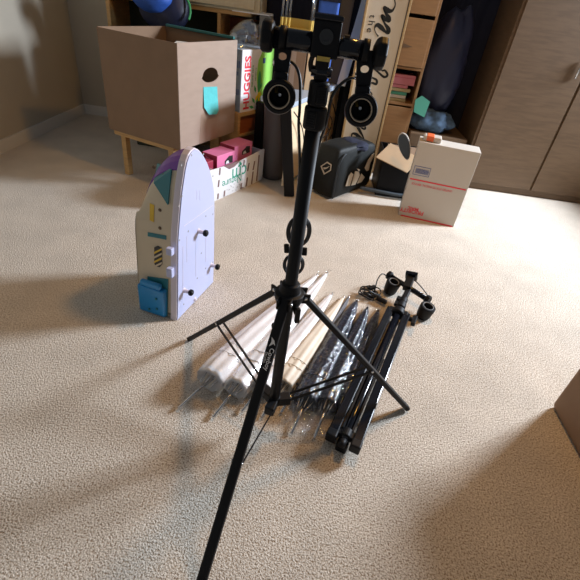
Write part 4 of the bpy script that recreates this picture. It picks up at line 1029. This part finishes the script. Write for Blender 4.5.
for j in range(7):
    an = random.uniform(-.5, .5); ra = random.uniform(.034, .058); rb = random.uniform(.016, .028)
    of = V((random.uniform(-.03, .02), random.uniform(-.02, .02), .008+.006*j))
    pts = [MI@(V((cc.x, cc.y, 0))+of+V((ra*math.cos(q)*math.cos(an)-rb*math.sin(q)*math.sin(an), ra*math.cos(q)*math.sin(an)+rb*math.sin(q)*math.cos(an), .010*math.sin(q*2+j)))) for q in [2*math.pi*i/12 for i in range(12)]]
    obj('cable_loop', tube(nb(), pts, .0032, closed=True), 'cable', ls, smooth=True, **L)
bm = nb(); p_ = V((cc.x+.035, cc.y-.03, .022)); beam(bm, MI@p_, MI@(p_+V((.045, -.03, 0))), .022, .018, side=MI.to_3x3()@UP); obj('inline_switch', bm, 'blackp', ls, bevel=.004, **L)
bm = nb(); p_ = V((cc.x-.015, cc.y+.00, .050)); beam(bm, MI@p_, MI@(p_+V((.035, .02, .006))), .020, .018, side=MI.to_3x3()@UP); obj('power_plug', bm, 'blackp', ls, bevel=.004, **L)

# ------------------------------------------------------------------ umbrellas in plastic sleeves
def umbrella(tip, base, handle, rmax, m, label, group, seed, dark=False, rise=0.0, sleeve=True, sl_out=.07):
    tip = V((tip[0], tip[1], .014+rise*.6)); base = V((base[0], base[1], rmax*.90+rise)); k_ = (base-tip).normalized(); Lc = (base-tip).length
    s_ = k_.cross(UP).normalized(); n_ = s_.cross(k_)
    t = empty('folded_umbrella', (base.x, base.y, 0), label, 'umbrella', group)
    def ringpt(tt, a, extra=0, fold=1.0):
        r = .006+(rmax-.006)*(math.sin(min(1, tt*1.12)*math.pi/2)**(.60 if dark else .85))
        if tt > .93: r *= 1-(tt-.93)*1.5
        f = 1+fold*(.07*math.sin(8*a+seed+3.0*tt)+.05*math.sin(3*a+seed*2+5*tt)) + (.10*noise.noise(V((tt*14, math.cos(a)*2, math.sin(a)*2+seed))) if dark else .04*noise.noise(V((tt*7, math.cos(a)*2, seed))))
        r = r*f+extra
        p_ = tip+k_*(tt*Lc)+s_*(r*1.08*math.cos(a))+n_*(r*.92*math.sin(a))
        if p_.z < .002: p_.z = .002
        return p_
    bm = nb(); rows = []; nt_, na = 40, 48
    for i in range(nt_+1):
        rows.append([bm.verts.new(ringpt(i/nt_, 2*math.pi*j/na)) for j in range(na)])
    # turned-in hollow end
    endc = tip+k_*(Lc*.93)
    rows.append([bm.verts.new(endc+(rows[-1][j].co-(tip+k_*Lc))*.45) for j in range(na)])
    for a, b in zip(rows, rows[1:]):
        for j in range(na): bm.faces.new((a[j], a[(j+1) % na], b[(j+1) % na], b[j]))
    bm.faces.new(rows[0][::-1]); bm.faces.new(rows[-1])
    cn = obj('canopy', bm, m, t, smooth=True)
    # tie strap
    for tt_ in ((.80, .86) if not dark else (.84,)):
        bm = nb(); tube(bm, [ringpt(tt_+.006*math.sin(a), a, .0022) for a in [2*math.pi*j/16 for j in range(16)]], .0018, 6, closed=True); obj('tie_strap', bm, m, cn, smooth=True)
    # shaft, tip, ribs
    h_ = V((handle[0], handle[1], .012)); obj('shaft', cyl(nb(), endc, h_, .0052, 12), 'steel', t, smooth=True)
    obj('tip_cap', lathe(nb(), tip+k_*.004, -k_, [(0, .0065), (.02, .005), (.026, .0025)], 12), 'blackp' if dark else 'steel', t, smooth=True)
    random.seed(seed)
    for j in range(8):
        a = 2*math.pi*j/8+seed; ri = rmax*.62
        p_ = tip+k_*(Lc*.95)+s_*(ri*math.cos(a))+n_*(ri*.9*math.sin(a)); q_ = p_+k_*(.050+random.uniform(0, .025))-(s_*math.cos(a)+n_*math.sin(a))*(ri*.35)
        q_.z = max(q_.z, .004); p_.z = max(p_.z, .004)
        o = obj('rib', cyl(nb(), p_, q_, .0016, 6), 'steel' if j % 2 else 'canopy_c', t, smooth=True)
    if sleeve:
        bm = nb(); rows = []; na = 30; ext0, ext1 = -.06, 1+sl_out/Lc; nr = 44
        for i in range(nr+1):
            tt = ext0+(ext1-ext0)*i/nr; row = []
            for j in range(na):
                a = 2*math.pi*j/na; tc_ = max(0, min(1, tt))
                p_ = ringpt(min(tc_, .92), a, .004, .3)+k_*((tt-min(tc_, .92))*Lc)
                cen = tip+k_*(tt*Lc)
                if tt > 1 or tt < 0:
                    q = (tt-1)*Lc/.09 if tt > 1 else -tt*Lc/.06
                    q = min(1, q); off = p_-cen; off = s_*off.dot(s_)*(1-.1*q)+n_*off.dot(n_)*(1-.7*q); p_ = cen+off-UP*(q*.012 if tt > 1 else 0)
                    am = (.016 if dark else .007)*q
                else: am = .0035
                nz_ = noise.noise_vector(p_*(34 if tt > 1 else 22)+V((seed, 0, 0)))
                p_ = p_+nz_*am*(1.6 if dark else 1)
                p_.z = max(p_.z, .0015)
                row.append(bm.verts.new(p_))
            rows.append(row)
        for a, b in zip(rows, rows[1:]):
            for j in range(na): bm.faces.new((a[j], a[(j+1) % na], b[(j+1) % na], b[j]))
        o = obj('plastic_sleeve', bm, 'crinkle' if dark else 'sleeve', t, smooth=not dark); o['label'] = 'clear plastic sleeve'
    return t
gw, gk = 'white umbrellas in plastic sleeves', 'dark umbrellas in plastic sleeves'
umbrella((.130, 1.906), (-.250, 1.045), (-.330, .936), .053, 'canopy', 'white folded umbrella in a clear sleeve, outermost on the left', gw, 1)
umbrella((.184, 1.941), (-.150, 1.03), (-.203, .919), .046, 'canopy', 'white folded umbrella in a clear sleeve, second from the left', gw, 2)
umbrella((.211, 1.749), (-.062, 1.05), (-.109, .960), .042, 'canopy', 'white folded umbrella in a clear sleeve, third from the left', gw, 3)
umbrella((.272, 1.738), (.020, 1.08), (-.035, .95), .039, 'canopy_c', 'cream folded umbrella lying between the white and the dark umbrellas', gw, 4, sleeve=False)
umbrella((.300, 1.745), (.075, 1.10), (.03, .98), .022, 'grey_canopy', 'thin grey folded umbrella between the cream and the dark ones', gk, 8, sleeve=False)
umbrella((.338, 1.719), (.112, 1.015), (.075, .900), .045, 'kanopy', 'dark folded umbrella in a crinkled sleeve next to the cream umbrella', gk, 5, True, sl_out=.10)
umbrella((.390, 1.673), (.192, 1.020), (.155, .895), .039, 'kanopy', 'dark folded umbrella in a crinkled sleeve in the middle of the dark ones', gk, 6, True, sl_out=.13)
umbrella((.444, 1.662), (.262, 1.060), (.205, .905), .034, 'kanopy', 'dark folded umbrella in a crinkled sleeve next to the folded stand', gk, 7, True, sl_out=.05)
